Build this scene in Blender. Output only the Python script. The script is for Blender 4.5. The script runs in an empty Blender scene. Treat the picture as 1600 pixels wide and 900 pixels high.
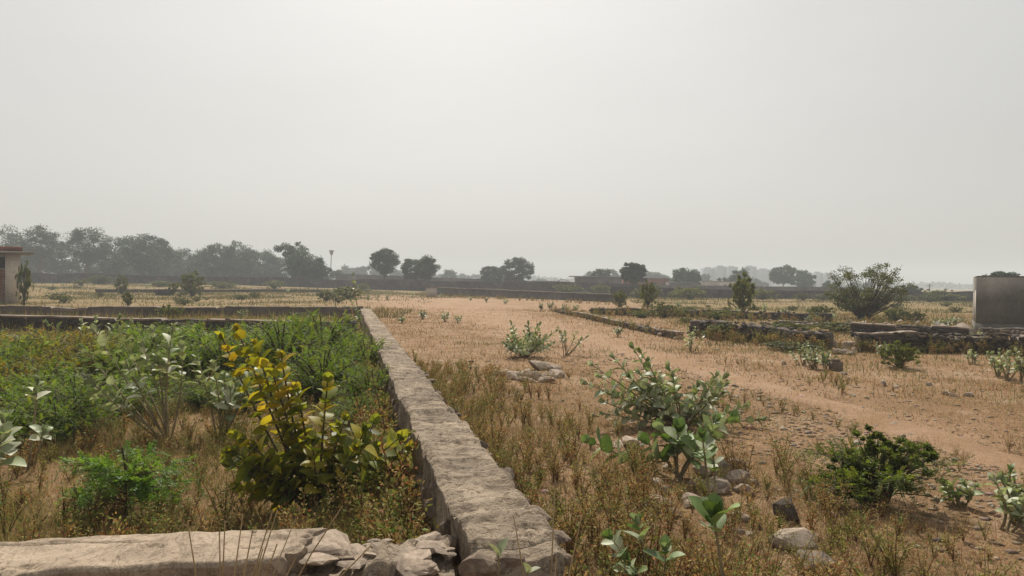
import bpy, math, random
import numpy as np
from mathutils import Matrix, Vector, Quaternion, Euler

# ------------------------------------------------------------------ camera, sky, sun, exposure
SC = bpy.context.scene
COL = SC.collection
F, CX, CY, HOR, ROLL, EYE = 1155.0, 800.0, 450.0, 8.0, math.radians(0.6), 1.65
cam_d = bpy.data.cameras.new('camera'); cam = bpy.data.objects.new('camera', cam_d); COL.objects.link(cam)
cam_d.sensor_width = 36.0; cam_d.lens = 36.0 * F / 1600.0; cam_d.shift_y = -HOR / 1600.0
cam_d.clip_start = 0.05; cam_d.clip_end = 6000
cam.matrix_world = Matrix.Translation((0, 0, EYE)) @ Matrix.Rotation(math.radians(90), 4, 'X') @ Matrix.Rotation(ROLL, 4, 'Z')
SC.camera = cam

SUN_EL, SUN_AZ = math.radians(48), math.radians(-6)      # azimuth from +Y (view direction), negative = left
world = bpy.data.worlds.new('World'); SC.world = world; world.use_nodes = True
wn = world.node_tree.nodes; wl = world.node_tree.links; wn.clear()
sky = wn.new('ShaderNodeTexSky'); sky.sky_type = 'NISHITA'; sky.sun_disc = False
sky.sun_elevation = SUN_EL; sky.sun_rotation = SUN_AZ
sky.altitude = 200; sky.air_density = 1.5; sky.dust_density = 6.0; sky.ozone_density = 1.0
hs = wn.new('ShaderNodeHueSaturation'); hs.inputs['Saturation'].default_value = 0.25
tint = wn.new('ShaderNodeMix'); tint.data_type = 'RGBA'; tint.blend_type = 'MULTIPLY'; tint.inputs[0].default_value = 1.0
tint.inputs[7].default_value = (2.70, 2.67, 2.59, 1)
bg = wn.new('ShaderNodeBackground'); bg.inputs['Strength'].default_value = 0.10
wo = wn.new('ShaderNodeOutputWorld')
gm = wn.new('ShaderNodeGamma'); gm.inputs[1].default_value = 0.44      # thick haze evens the sky out
wl.new(sky.outputs[0], gm.inputs[0]); wl.new(gm.outputs[0], hs.inputs['Color']); wl.new(hs.outputs[0], tint.inputs[6])
wtc = wn.new('ShaderNodeTexCoord'); wno = wn.new('ShaderNodeTexNoise'); wno.inputs['Scale'].default_value = 2.2; wno.inputs['Detail'].default_value = 5
wmp = wn.new('ShaderNodeMapping'); wmp.inputs['Scale'].default_value = (1, 1, 4); wmr = wn.new('ShaderNodeMapRange'); wmr.inputs['To Min'].default_value = 0.93; wmr.inputs['To Max'].default_value = 1.07
wsc = wn.new('ShaderNodeVectorMath'); wsc.operation = 'SCALE'
wl.new(wtc.outputs['Generated'], wmp.inputs[0]); wl.new(wmp.outputs[0], wno.inputs['Vector']); wl.new(wno.outputs[0], wmr.inputs['Value'])
wl.new(tint.outputs[2], wsc.inputs[0]); wl.new(wmr.outputs[0], wsc.inputs['Scale']); wl.new(wsc.outputs[0], bg.inputs['Color']); wl.new(bg.outputs[0], wo.inputs['Surface'])

sun_d = bpy.data.lights.new('sun', 'SUN'); sun = bpy.data.objects.new('sun', sun_d); COL.objects.link(sun)
sun_d.energy = 5.0; sun_d.angle = math.radians(0.8); sun_d.color = (1.0, 0.93, 0.82)
sdir = Vector((math.sin(SUN_AZ) * math.cos(SUN_EL), math.cos(SUN_AZ) * math.cos(SUN_EL), math.sin(SUN_EL)))
sun.rotation_euler = sdir.to_track_quat('Z', 'Y').to_euler()
SC.view_settings.view_transform = 'Standard'; SC.view_settings.look = 'None'
SC.view_settings.exposure = 0.12; SC.view_settings.gamma = 1.0; SC.view_settings.use_curve_mapping = False
SC.cycles.max_bounces = 6; SC.cycles.diffuse_bounces = 3; SC.cycles.transmission_bounces = 3
SC.cycles.volume_bounces = 1; SC.cycles.transparent_max_bounces = 4
SC.cycles.use_denoising = True

# ------------------------------------------------------------------ helpers
rng = np.random.default_rng(7)
R = random.Random(11)

def unroll(px, py):
    u, v = px - CX, py - CY
    c, s = math.cos(ROLL), math.sin(ROLL)
    return u * c + v * s, -u * s + v * c + HOR          # v measured down from the horizon
def P(px, py, z=0.0):
    """world point at height z that the pixel of the 1600x900 photograph looks at (py below the horizon)"""
    u, v = unroll(px, py); d = (EYE - z) * F / v
    return Vector((u / F * d, d, z))
def D(px, py, d):
    """world point seen at that pixel at distance d"""
    u, v = unroll(px, py)
    return Vector((u / F * d, d, EYE - v * d / F))

def _h(ix, iy, seed):
    n = (ix.astype(np.int64) * 374761393 + iy.astype(np.int64) * 668265263 + seed * 1442695041) & 0xffffffff
    n = ((n ^ (n >> 13)) * 1274126177) & 0xffffffff
    n = (n ^ (n >> 16)) & 0xffffffff
    return n / 4294967295.0
def vnoise(x, y, seed=0):
    x = np.asarray(x, float); y = np.asarray(y, float)
    ix = np.floor(x); iy = np.floor(y); fx = x - ix; fy = y - iy
    fx = fx * fx * (3 - 2 * fx); fy = fy * fy * (3 - 2 * fy)
    a = _h(ix, iy, seed); b = _h(ix + 1, iy, seed); c = _h(ix, iy + 1, seed); d = _h(ix + 1, iy + 1, seed)
    return (a + (b - a) * fx) * (1 - fy) + (c + (d - c) * fx) * fy
def fbm(x, y, seed=0, oct=4, gain=0.5):
    s = 0; a = 1; t = 0
    for k in range(oct):
        s = s + a * vnoise(np.asarray(x) * 2 ** k, np.asarray(y) * 2 ** k, seed + k * 17); t += a; a *= gain
    return s / t * 2 - 1
def sstep(a, b, x):
    t = np.clip((np.asarray(x, float) - a) / (b - a), 0, 1); return t * t * (3 - 2 * t)

# central wall line (top): X of its middle at depth y
def wall_mid(y): return 0.71 - 0.2225 * np.asarray(y, float)
WALL_DIR = Vector((-0.2225, 1, 0)).normalized(); WALL_N = Vector((1, 0.2225, 0)).normalized()
ZTOP = 0.57
TRACK = np.array([[7.5, -1.0], [5.6, 3.5], [4.85, 6.8], [4.55, 10.2], [4.05, 13.2], [3.4, 16.5], [2.3, 22.0], [0.2, 31.0], [-2.2, 42.0], [-6.0, 60.0], [-11.0, 82.0]])
def track_x(y): return np.interp(y, TRACK[:, 1], TRACK[:, 0])
def ground_z(x, y):
    x = np.asarray(x, float); y = np.asarray(y, float)
    tr = np.exp(-((x - track_x(y)) / 1.1) ** 2)
    n = 0.05 * fbm(x / 2.3, y / 2.3, 3, 3) + 0.022 * fbm(x / 0.45, y / 0.45, 9, 3) * np.exp(-np.maximum(y - 4, 0) / 14)
    z = n * (1 - 0.8 * tr) - 0.03 * tr
    dist = x - wall_mid(y)
    z = z + 0.10 * np.exp(-np.abs(dist - 0.4) / 0.9) * (dist > 0) * (y < 30)
    z = z + 0.17 * np.exp(-np.abs(dist + 0.22) / 0.22) * (dist < 0) * sstep(3.3, 4.2, y) * (y < 30)
    z = z + 0.95 * sstep(60, 140, y) * sstep(-8, -60, x)
    z = z + 0.05 * fbm(x / 17, y / 17, 21, 2) * sstep(10, 40, y)
    return z
def gz(x, y): return float(ground_z(np.array([x]), np.array([y]))[0])
def G(px, py):
    p = P(px, py, 0); return Vector((p.x, p.y, gz(p.x, p.y)))

class MB:
    """collects vertices, faces and colours; build() links them as one mesh object"""
    def __init__(s): s.v = []; s.f3 = []; s.f4 = []; s.c = []; s.n = 0; s.big = []
    def add(s, v, f, c=None):
        v = np.asarray(v, float).reshape(-1, 3); f = np.asarray(f, int)
        if f.size:
            (s.f3 if f.shape[1] == 3 else s.f4).append(f + s.n)
        s.v.append(v)
        if c is None: c = (0.5, 0.5, 0.5)
        c = np.asarray(c, float)
        s.c.append(np.broadcast_to(c, (len(v), 3)) if c.ndim == 1 else c)
        s.n += len(v); return s
    def ngon(s, idx): s.big.append([int(i) for i in idx])
    def mesh(s, name, smooth=False):
        v = np.concatenate(s.v); c = np.concatenate(s.c)
        f3 = np.concatenate(s.f3) if s.f3 else np.zeros((0, 3), int)
        f4 = np.concatenate(s.f4) if s.f4 else np.zeros((0, 4), int)
        me = bpy.data.meshes.new(name)
        nl = f3.size + f4.size + sum(len(b) for b in s.big); nf = len(f3) + len(f4) + len(s.big)
        me.vertices.add(len(v)); me.vertices.foreach_set('co', v.ravel())
        me.loops.add(nl); me.polygons.add(nf)
        loops = np.concatenate([f3.ravel(), f4.ravel()] + [np.array(b) for b in s.big]).astype(np.int32)
        me.loops.foreach_set('vertex_index', loops)
        tot = np.concatenate([np.full(len(f3), 3), np.full(len(f4), 4), np.array([len(b) for b in s.big], int)]).astype(np.int32)
        st = np.concatenate([[0], np.cumsum(tot)[:-1]]).astype(np.int32)
        me.polygons.foreach_set('loop_start', st); me.polygons.foreach_set('loop_total', tot)
        if smooth: me.polygons.foreach_set('use_smooth', np.ones(nf, bool))
        me.update(calc_edges=True)
        at = me.color_attributes.new('Col', 'FLOAT_COLOR', 'POINT')
        at.data.foreach_set('color', np.concatenate([c, np.ones((len(c), 1))], 1).ravel().astype(np.float32))
        me.validate()
        return me
    def build(s, name, mat, parent=None, smooth=False, loc=None):
        return link(name, s.mesh(name, smooth), mat, parent, loc)
def link(name, me, mat=None, parent=None, loc=None, mw=None):
    o = bpy.data.objects.new(name, me); COL.objects.link(o)
    if mat is not None and not me.materials: me.materials.append(mat)
    if parent is not None: o.parent = parent
    if mw is not None: o.matrix_local = mw
    elif loc is not None: o.location = loc
    return o
def tag(o, label=None, cat=None, group=None, kind=None):
    if label: o['label'] = label
    if cat: o['category'] = cat
    if group: o['group'] = group
    if kind: o['kind'] = kind
    return o
def empty(name, loc, rz=0.0, label=None, cat=None, group=None):
    o = bpy.data.objects.new(name, None); COL.objects.link(o); o.location = loc; o.rotation_euler.z = rz
    o.empty_display_size = 0.1
    return tag(o, label, cat, group)
def copy_tree(o, parent=None):
    c = o.copy(); COL.objects.link(c); c.parent = parent
    for ch in list(o.children): copy_tree(ch, c)
    return c

def box(mb, x0, x1, y0, y1, z0, z1, c=None):
    v = [(x, y, z) for z in (z0, z1) for y in (y0, y1) for x in (x0, x1)]
    f = [(0, 2, 3, 1), (4, 5, 7, 6), (0, 1, 5, 4), (2, 6, 7, 3), (0, 4, 6, 2), (1, 3, 7, 5)]
    return mb.add(v, f, c)
def tube(mb, pts, rad, sides=5, c=None):
    pts = np.asarray(pts, float); n = len(pts); rad = np.broadcast_to(np.asarray(rad, float), (n,))
    t = np.gradient(pts, axis=0); t /= np.linalg.norm(t, axis=1)[:, None] + 1e-9
    ref = np.where(np.abs(t[:, 2:3]) > 0.9, np.array([[1., 0, 0]]), np.array([[0, 0, 1.]]))
    a = np.cross(t, ref); a /= np.linalg.norm(a, axis=1)[:, None] + 1e-9; b = np.cross(t, a)
    ang = np.linspace(0, 2 * np.pi, sides, endpoint=False)
    v = pts[:, None] + rad[:, None, None] * (a[:, None] * np.cos(ang)[None, :, None] + b[:, None] * np.sin(ang)[None, :, None])
    i = np.arange(n - 1)[:, None] * sides; j = np.arange(sides)[None]; k = (j + 1) % sides
    f = np.stack([i + j, i + k, i + sides + k, i + sides + j], -1).reshape(-1, 4)
    return mb.add(v.reshape(-1, 3), f, c)
def bez(p0, p1, p2, n=6):
    t = np.linspace(0, 1, n)[:, None]; p0, p1, p2 = map(lambda p: np.asarray(p, float), (p0, p1, p2))
    return (1 - t) ** 2 * p0 + 2 * t * (1 - t) * p1 + t * t * p2
def rand_dirs(n, g=rng):
    v = g.normal(size=(n, 3)); return v / np.linalg.norm(v, axis=1)[:, None]
def leaf_quads(mb, c, d, nrm, ln, wd, col):
    """diamond leaves: base c, direction d, normal nrm, folded a little along the middle"""
    s = np.cross(d, nrm); s /= np.linalg.norm(s, axis=1)[:, None] + 1e-9
    ln = np.asarray(ln)[:, None]; wd = np.asarray(wd)[:, None]
    m = c + d * ln * 0.5 + nrm * wd * 0.15
    v = np.stack([c, m + s * wd * 0.5, c + d * ln, m - s * wd * 0.5], 1).reshape(-1, 3)
    n = len(c); f = np.arange(4 * n).reshape(n, 4)
    return mb.add(v, f, np.repeat(col, 4, 0) if np.ndim(col) == 2 else col)
def palette(n, cols, jit=0.25, g=rng, w=None):
    cols = np.asarray(cols, float); k = g.choice(len(cols), n, p=w)
    b = 1 + jit * g.uniform(-1, 1, (n, 1)); h = 1 + 0.12 * g.uniform(-1, 1, (n, 3))
    return np.clip(cols[k] * b * h, 0.003, 0.9)

# ------------------------------------------------------------------ materials
def nodes(name):
    m = bpy.data.materials.new(name); m.use_nodes = True
    return m, m.node_tree.nodes, m.node_tree.links, m.node_tree.nodes['Principled BSDF']
def ramp(n, stops):
    r = n.new('ShaderNodeValToRGB'); e = r.color_ramp.elements
    while len(e) < len(stops): e.new(0.5)
    for k, (p, c) in enumerate(stops): e[k].position = p; e[k].color = (*c, 1)
    return r
def noise(n, l, scale, detail=6, rough=0.6, vec=None, dist=0.0):
    t = n.new('ShaderNodeTexNoise'); t.inputs['Scale'].default_value = scale
    t.inputs['Detail'].default_value = detail; t.inputs['Roughness'].default_value = rough; t.inputs['Distortion'].default_value = dist
    if vec is not None: l.new(vec, t.inputs['Vector'])
    return t
def mix(n, l, mode, fac, a, b):
    x = n.new('ShaderNodeMix'); x.data_type = 'RGBA'; x.blend_type = mode
    for s, v in ((0, fac), (6, a), (7, b)):
        if hasattr(v, 'links'): l.new(v, x.inputs[s])
        elif s == 0: x.inputs[0].default_value = v
        else: x.inputs[s].default_value = (*v, 1)
    return x.outputs[2]
def bump(n, l, h, strength, dist, bsdf):
    b = n.new('ShaderNodeBump'); b.inputs['Strength'].default_value = strength; b.inputs['Distance'].default_value = dist
    l.new(h, b.inputs['Height']); l.new(b.outputs[0], bsdf.inputs['Normal'])
def mat_leaf(name, trans=0.35, rough=0.55, spec=0.3, vary=0.25, tr_tint=(1.1, 1.15, 0.6)):
    m, n, l, b = nodes(name)
    a = n.new('ShaderNodeVertexColor'); a.layer_name = 'Col'
    oi = n.new('ShaderNodeObjectInfo'); mr = n.new('ShaderNodeMapRange')
    mr.inputs['To Min'].default_value = 1 - vary; mr.inputs['To Max'].default_value = 1 + vary
    l.new(oi.outputs['Random'], mr.inputs['Value'])
    tcn = n.new('ShaderNodeNewGeometry'); nn_ = noise(n, l, 26.0, 4, 0.7, tcn.outputs['Position']); rr_ = ramp(n, [(0.3, (0.68, 0.66, 0.62)), (0.55, (1.0, 1.0, 1.0)), (0.75, (1.18, 1.16, 1.12))]); l.new(nn_.outputs[0], rr_.inputs[0])
    am = mix(n, l, 'MULTIPLY', 0.8, a.outputs[0], rr_.outputs[0])
    cc = n.new('ShaderNodeVectorMath'); cc.operation = 'SCALE'; l.new(am, cc.inputs[0]); l.new(mr.outputs[0], cc.inputs['Scale'])
    l.new(cc.outputs[0], b.inputs['Base Color']); b.inputs['Roughness'].default_value = rough
    b.inputs['Specular IOR Level'].default_value = spec
    if trans > 0:
        t = n.new('ShaderNodeBsdfTranslucent'); tm = n.new('ShaderNodeVectorMath'); tm.operation = 'MULTIPLY'
        tm.inputs[1].default_value = tr_tint; l.new(cc.outputs[0], tm.inputs[0]); l.new(tm.outputs[0], t.inputs['Color'])
        ms = n.new('ShaderNodeMixShader'); ms.inputs[0].default_value = trans
        l.new(b.outputs[0], ms.inputs[1]); l.new(t.outputs[0], ms.inputs[2])
        l.new(ms.outputs[0], n['Material Output'].inputs['Surface'])
    return m
def mat_stone(name, cols, scale=6.0, rough=0.9, bstr=0.5, bd=0.01, obj_coord=True, vary=0.0, cracks=0.0):
    m, n, l, b = nodes(name)
    tc = n.new('ShaderNodeTexCoord'); vec = tc.outputs['Object']
    n1 = noise(n, l, scale, 8, 0.65, vec); n2 = noise(n, l, scale * 0.23, 4, 0.6, vec, 0.6); n3 = noise(n, l, scale * 9, 4, 0.7, vec)
    r1 = ramp(n, [(0.28, cols[0]), (0.5, cols[1]), (0.72, cols[2])]); l.new(n1.outputs[0], r1.inputs[0])
    r2 = ramp(n, [(0.35, (0.62, 0.60, 0.58)), (0.62, (1.08, 1.05, 1.0))]); l.new(n2.outputs[0], r2.inputs[0])
    c = mix(n, l, 'MULTIPLY', 1.0, r1.outputs[0], r2.outputs[0])
    r3 = ramp(n, [(0.32, (0.55, 0.52, 0.5)), (0.5, (1, 1, 1))]); l.new(n3.outputs[0], r3.inputs[0])
    c = mix(n, l, 'MULTIPLY', 0.6, c, r3.outputs[0])
    hx = None
    if cracks:
        mp = n.new('ShaderNodeMapping'); mp.inputs['Scale'].default_value = (0.55, 1.25, 1.0); l.new(vec, mp.inputs[0])
        wv = noise(n, l, 7.0, 6, 0.7, mp.outputs[0], 1.2); ab = n.new('ShaderNodeMath'); ab.operation = 'SUBTRACT'; ab.inputs[1].default_value = 0.5; l.new(wv.outputs[0], ab.inputs[0])
        ab2 = n.new('ShaderNodeMath'); ab2.operation = 'ABSOLUTE'; l.new(ab.outputs[0], ab2.inputs[0])
        rc = ramp(n, [(0.0, (0.22, 0.2, 0.18)), (0.012, (0.5, 0.47, 0.44)), (0.03, (1, 1, 1))]); l.new(ab2.outputs[0], rc.inputs[0])
        c = mix(n, l, 'MULTIPLY', cracks, c, rc.outputs[0]); hx = rc.outputs[0]
        pt = noise(n, l, 22.0, 3, 0.6, vec); rp = ramp(n, [(0.27, (0.3, 0.28, 0.26)), (0.36, (1, 1, 1))]); l.new(pt.outputs[0], rp.inputs[0])
        c = mix(n, l, 'MULTIPLY', cracks, c, rp.outputs[0])
    if vary:
        oi = n.new('ShaderNodeObjectInfo'); mr = n.new('ShaderNodeMapRange')
        mr.inputs['To Min'].default_value = 1 - vary; mr.inputs['To Max'].default_value = 1 + vary
        l.new(oi.outputs['Random'], mr.inputs['Value'])
        vm = n.new('ShaderNodeVectorMath'); vm.operation = 'SCALE'; l.new(c, vm.inputs[0]); l.new(mr.outputs[0], vm.inputs['Scale']); c = vm.outputs[0]
    l.new(c, b.inputs['Base Color']); b.inputs['Roughness'].default_value = rough; b.inputs['Specular IOR Level'].default_value = 0.2
    h = n.new('ShaderNodeMath'); h.operation = 'ADD'; l.new(n1.outputs[0], h.inputs[0]); l.new(n3.outputs[0], h.inputs[1])
    bump(n, l, h.outputs[0], bstr, bd, b)
    return m
M = {}
M['leaf'] = mat_leaf('foliage_green', 0.52, 0.5, 0.3, 0.25, (1.2, 1.15, 0.5))
M['far_leaf'] = mat_leaf('tree_foliage', 0.25, vary=0.2)
M['grass'] = mat_leaf('dry_grass', 0.3, 0.7, 0.15, 0.0, (1.0, 0.95, 0.75))
M['milk'] = mat_leaf('milkweed_leaf', 0.24, 0.52, 0.35, 0.3, (0.95, 1.1, 0.5))
M['yellow'] = mat_leaf('yellowing_leaf', 0.5, 0.5, 0.3, 0.35, (1.2, 1.1, 0.3))
M['bark'] = mat_stone('bark', [(0.06, 0.045, 0.03), (0.11, 0.085, 0.06), (0.17, 0.14, 0.10)], 14)
M['stem'] = mat_stone('pale_stem', [(0.20, 0.16, 0.09), (0.28, 0.23, 0.14), (0.36, 0.31, 0.2)], 20)
M['twig'] = mat_stone('dry_twig', [(0.30, 0.22, 0.12), (0.42, 0.32, 0.18), (0.5, 0.4, 0.26)], 20)
M['mortar'] = mat_stone('weathered_mortar', [(0.19, 0.15, 0.11), (0.385, 0.315, 0.24), (0.48, 0.40, 0.315)], 8, 0.92, 1.0, 0.02, cracks=0.75)
M['cap'] = mat_stone('smooth_cement', [(0.19, 0.15, 0.115), (0.31, 0.25, 0.19), (0.38, 0.315, 0.245)], 4.5, 0.9, 0.7, 0.012, cracks=0.5)
M['stone'] = mat_stone('wall_stone', [(0.11, 0.085, 0.065), (0.20, 0.155, 0.12), (0.30, 0.24, 0.19)], 5, 0.9, 0.6, 0.012, vary=0.3)
M['dark_stone'] = mat_stone('dark_wall_stone', [(0.045, 0.038, 0.035), (0.085, 0.07, 0.062), (0.14, 0.118, 0.105)], 5, 0.92, 0.6, 0.012, vary=0.35)
M['rock'] = mat_stone('field_rock', [(0.25, 0.20, 0.155), (0.40, 0.325, 0.26), (0.50, 0.42, 0.35)], 7, 0.9, 0.6, 0.01, vary=0.25)
M['coping'] = mat_stone('pale_coping', [(0.17, 0.135, 0.11), (0.27, 0.22, 0.18), (0.35, 0.30, 0.25)], 4, 0.9, 0.5, 0.01)
M['far_wall'] = mat_stone('far_wall_stone', [(0.035, 0.03, 0.03), (0.075, 0.063, 0.06), (0.14, 0.115, 0.105)], 1.6, 0.95, 0.2, 0.02)
M['grey_wall'] = mat_stone('grey_block_wall', [(0.10, 0.088, 0.084), (0.14, 0.123, 0.115), (0.19, 0.168, 0.155)], 0.8, 0.95, 0.2, 0.02)
M['plaster'] = mat_stone('grey_plaster', [(0.10, 0.095, 0.085), (0.155, 0.145, 0.132), (0.20, 0.188, 0.172)], 1.4, 0.9, 0.35, 0.01)
M['pale_plaster'] = mat_stone('pale_plaster', [(0.47, 0.42, 0.365), (0.56, 0.505, 0.44), (0.63, 0.575, 0.51)], 0.9, 0.9, 0.25, 0.006)
M['concrete'] = mat_stone('concrete', [(0.22, 0.21, 0.2), (0.30, 0.285, 0.27), (0.38, 0.36, 0.34)], 0.5)
M['tower'] = mat_stone('tower_paint', [(0.18, 0.22, 0.27), (0.20, 0.24, 0.29), (0.22, 0.26, 0.31)], 0.05)
M['window'] = mat_stone('window_dark', [(0.03, 0.03, 0.035), (0.05, 0.05, 0.055), (0.07, 0.07, 0.07)], 1)
M['metal'] = mat_stone('grey_metal', [(0.18, 0.18, 0.18), (0.25, 0.25, 0.25), (0.3, 0.3, 0.3)], 3, 0.6)
M['brick'] = mat_stone('brick', [(0.16, 0.065, 0.045), (0.24, 0.10, 0.07), (0.30, 0.14, 0.10)], 3, 0.9, 0.3, 0.005, vary=0.2)

def mat_ground(name, track):
    m, n, l, b = nodes(name)
    g = n.new('ShaderNodeNewGeometry'); pos = g.outputs['Position']
    n1 = noise(n, l, 0.9, 10, 0.68, pos, 0.8); n2 = noise(n, l, 9.0, 8, 0.7, pos); n3 = noise(n, l, 60.0, 4, 0.7, pos); n4 = noise(n, l, 0.16, 4, 0.6, pos, 0.5)
    TRST = [(0.3, (0.275, 0.175, 0.095)), (0.52, (0.35, 0.228, 0.145)), (0.72, (0.40, 0.285, 0.20))]
    if track: st = TRST
    else: st = [(0.30, (0.18, 0.12, 0.06)), (0.44, (0.265, 0.165, 0.092)), (0.56, (0.325, 0.213, 0.13)), (0.70, (0.39, 0.305, 0.215))]
    r1 = ramp(n, st); l.new(n1.outputs[0], r1.inputs[0])
    r2 = ramp(n, [(0.3, (0.6, 0.57, 0.52)), (0.55, (1.05, 1.04, 1.0)), (0.75, (1.25, 1.22, 1.15))]); l.new(n2.outputs[0], r2.inputs[0])
    c = mix(n, l, 'MULTIPLY', 0.5 if track else 0.85, r1.outputs[0], r2.outputs[0])
    r3 = ramp(n, [(0.35, (0.62, 0.58, 0.52)), (0.55, (1, 1, 1)), (0.72, (1.3, 1.25, 1.2))]); l.new(n3.outputs[0], r3.inputs[0])
    c = mix(n, l, 'MULTIPLY', 0.45 if track else 0.7, c, r3.outputs[0])
    if not track:      # dry grass cover seen from far, yellow-green in the fields beyond the low walls
        r4 = ramp(n, [(0.40, (0.0, 0.0, 0.0)), (0.62, (1, 1, 1))]); l.new(n4.outputs[0], r4.inputs[0])
        a = n.new('ShaderNodeVertexColor'); a.layer_name = 'Col'
        sep = n.new('ShaderNodeSeparateColor'); l.new(a.outputs[0], sep.inputs[0])
        mm = n.new('ShaderNodeMath'); mm.operation = 'MULTIPLY'; l.new(r4.outputs[0], mm.inputs[0]); mm.inputs[1].default_value = 0.5
        ma = n.new('ShaderNodeMath'); ma.operation = 'ADD'; l.new(mm.outputs[0], ma.inputs[0]); ma.inputs[1].default_value = 0.45
        mf = n.new('ShaderNodeMath'); mf.operation = 'MULTIPLY'; l.new(ma.outputs[0], mf.inputs[0]); l.new(sep.outputs[1], mf.inputs[1])
        gr = mix(n, l, 'MULTIPLY', 0.8, (0.185, 0.145, 0.06), r2.outputs[0])
        c = mix(n, l, 'MIX', mf.outputs[0], c, gr)
        rt = ramp(n, TRST); l.new(n1.outputs[0], rt.inputs[0]); ct = mix(n, l, 'MULTIPLY', 0.5, rt.outputs[0], r2.outputs[0]); ct = mix(n, l, 'MULTIPLY', 0.45, ct, r3.outputs[0])
        c = mix(n, l, 'MIX', sep.outputs[0], c, ct)
    l.new(c, b.inputs['Base Color']); b.inputs['Roughness'].default_value = 0.95; b.inputs['Specular IOR Level'].default_value = 0.1
    h = n.new('ShaderNodeMath'); h.operation = 'ADD'; l.new(n2.outputs[0], h.inputs[0]); l.new(n3.outputs[0], h.inputs[1])
    bump(n, l, h.outputs[0], 0.8, 0.03, b)
    return m
M['ground'] = mat_ground('dry_soil', False); M['track'] = mat_ground('track_soil', True)

# ------------------------------------------------------------------ ground and track
def sinh_axis(lo, hi, c, a, n):
    u0 = math.asinh((lo - c) / a); u1 = math.asinh((hi - c) / a)
    return c + a * np.sinh(np.linspace(u0, u1, n))
gx = sinh_axis(-1300, 1300, 0.5, 5.5, 330); gy = sinh_axis(-260, 1450, 6.5, 6.0, 340)
X, Y = np.meshgrid(gx, gy); Zg = ground_z(X, Y)
nx, ny = len(gx), len(gy)
idx = np.arange(nx * ny).reshape(ny, nx)
fq = np.stack([idx[:-1, :-1], idx[:-1, 1:], idx[1:, 1:], idx[1:, :-1]], -1).reshape(-1, 4)
right_field = sstep(0.0, 2.0, X - (4.6 + 0.12 * (Y - 20))) * sstep(20, 30, Y)
left_field = sstep(30, 36, Y) * sstep(0.5, 3, (wall_mid(30) + 1.5 - (Y - 30) * 0.05) - X)
grn = np.clip(right_field + left_field + sstep(70, 110, Y), 0, 1)
trk = np.exp(-((X - track_x(Y)) / (0.75 + 0.15 * np.clip(Y - 13, 0, 38))) ** 2) * sstep(95, 80, Y)
trk = np.clip(trk * (1.15 + 0.9 * fbm(X * 1.1, Y * 1.1, 91, 4)), 0, 1)
mb = MB(); mb.add(np.stack([X, Y, Zg], -1).reshape(-1, 3), fq, np.stack([trk, grn * (1 - trk), grn * 0], -1).reshape(-1, 3))
tag(mb.build('ground', M['ground'], smooth=True), 'dry brown soil with short straw grass across the plots', 'ground', kind='structure')
ty = sinh_axis(-1.0, 82, 6, 6, 300); tw = np.linspace(-1, 1, 21)
TY, TW = np.meshgrid(ty, tw, indexing='ij')
half = 0.36 + 0.115 * np.clip(TY - 15, 0, 36) + (0.5 + 0.04 * TY) * 0.3 * fbm(TY * 0.7, np.sign(TW) * 3.3, 5, 4)
TX = track_x(TY) + TW * half + 0.12 * fbm(TY * 0.4, 0.7, 8, 2)
TZ = ground_z(TX, TY) + 0.016 * (1 - np.abs(TW) ** 4) - 0.006 * np.abs(TW) ** 4 + 0.004
ti = np.arange(TX.size).reshape(TX.shape)
mb = MB(); mb.add(np.stack([TX, TY, TZ], -1).reshape(-1, 3), np.stack([ti[:-1, :-1], ti[:-1, 1:], ti[1:, 1:], ti[1:, :-1]], -1).reshape(-1, 4))
tag(mb.build('dirt_track', M['track'], smooth=True), 'bare sandy footpath worn across the dry field', 'path', kind='structure')

# ------------------------------------------------------------------ rocks (shared meshes)
def rock_mesh(name, seed, flat=0.65, sub=2):
    import bmesh
    bm = bmesh.new(); bmesh.ops.create_icosphere(bm, subdivisions=sub, radius=0.5)
    g = np.random.default_rng(seed)
    planes = [(rand_dirs(1, g)[0], g.uniform(0.20, 0.40)) for _ in range(7)]
    for v in bm.verts:
        p = np.array(v.co)
        for nrm, dd in planes:
            t = p @ nrm - dd
            if t > 0: p = p - nrm * t * 0.92
        p = p * (1 + 0.035 * g.normal())
        v.co = (p[0], p[1] * 0.85, p[2] * flat)
    me = bpy.data.meshes.new(name); bm.to_mesh(me); bm.free(); return me
ROCKS = {}
for key in ('stone', 'dark_stone', 'rock'):
    ROCKS[key] = [rock_mesh('%s_shape' % key, 40 + k + len(key), 0.55 + 0.05 * (k % 4), 2) for k in range(8)]
    for me in ROCKS[key]: me.materials.append(M[key])
def rock(name, key, loc, size, parent=None, k=None, rz=None, tilt=0.3):
    me = ROCKS[key][R.randrange(8) if k is None else k]
    sx, sy, sz = size
    mw = Matrix.Translation(loc) @ Euler((R.uniform(-tilt, tilt), R.uniform(-tilt, tilt), R.uniform(0, 6.28) if rz is None else rz)).to_matrix().to_4x4() @ Matrix.Diagonal((sx, sy, sz, 1))
    return link(name, me, None, parent, mw=mw)

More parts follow.
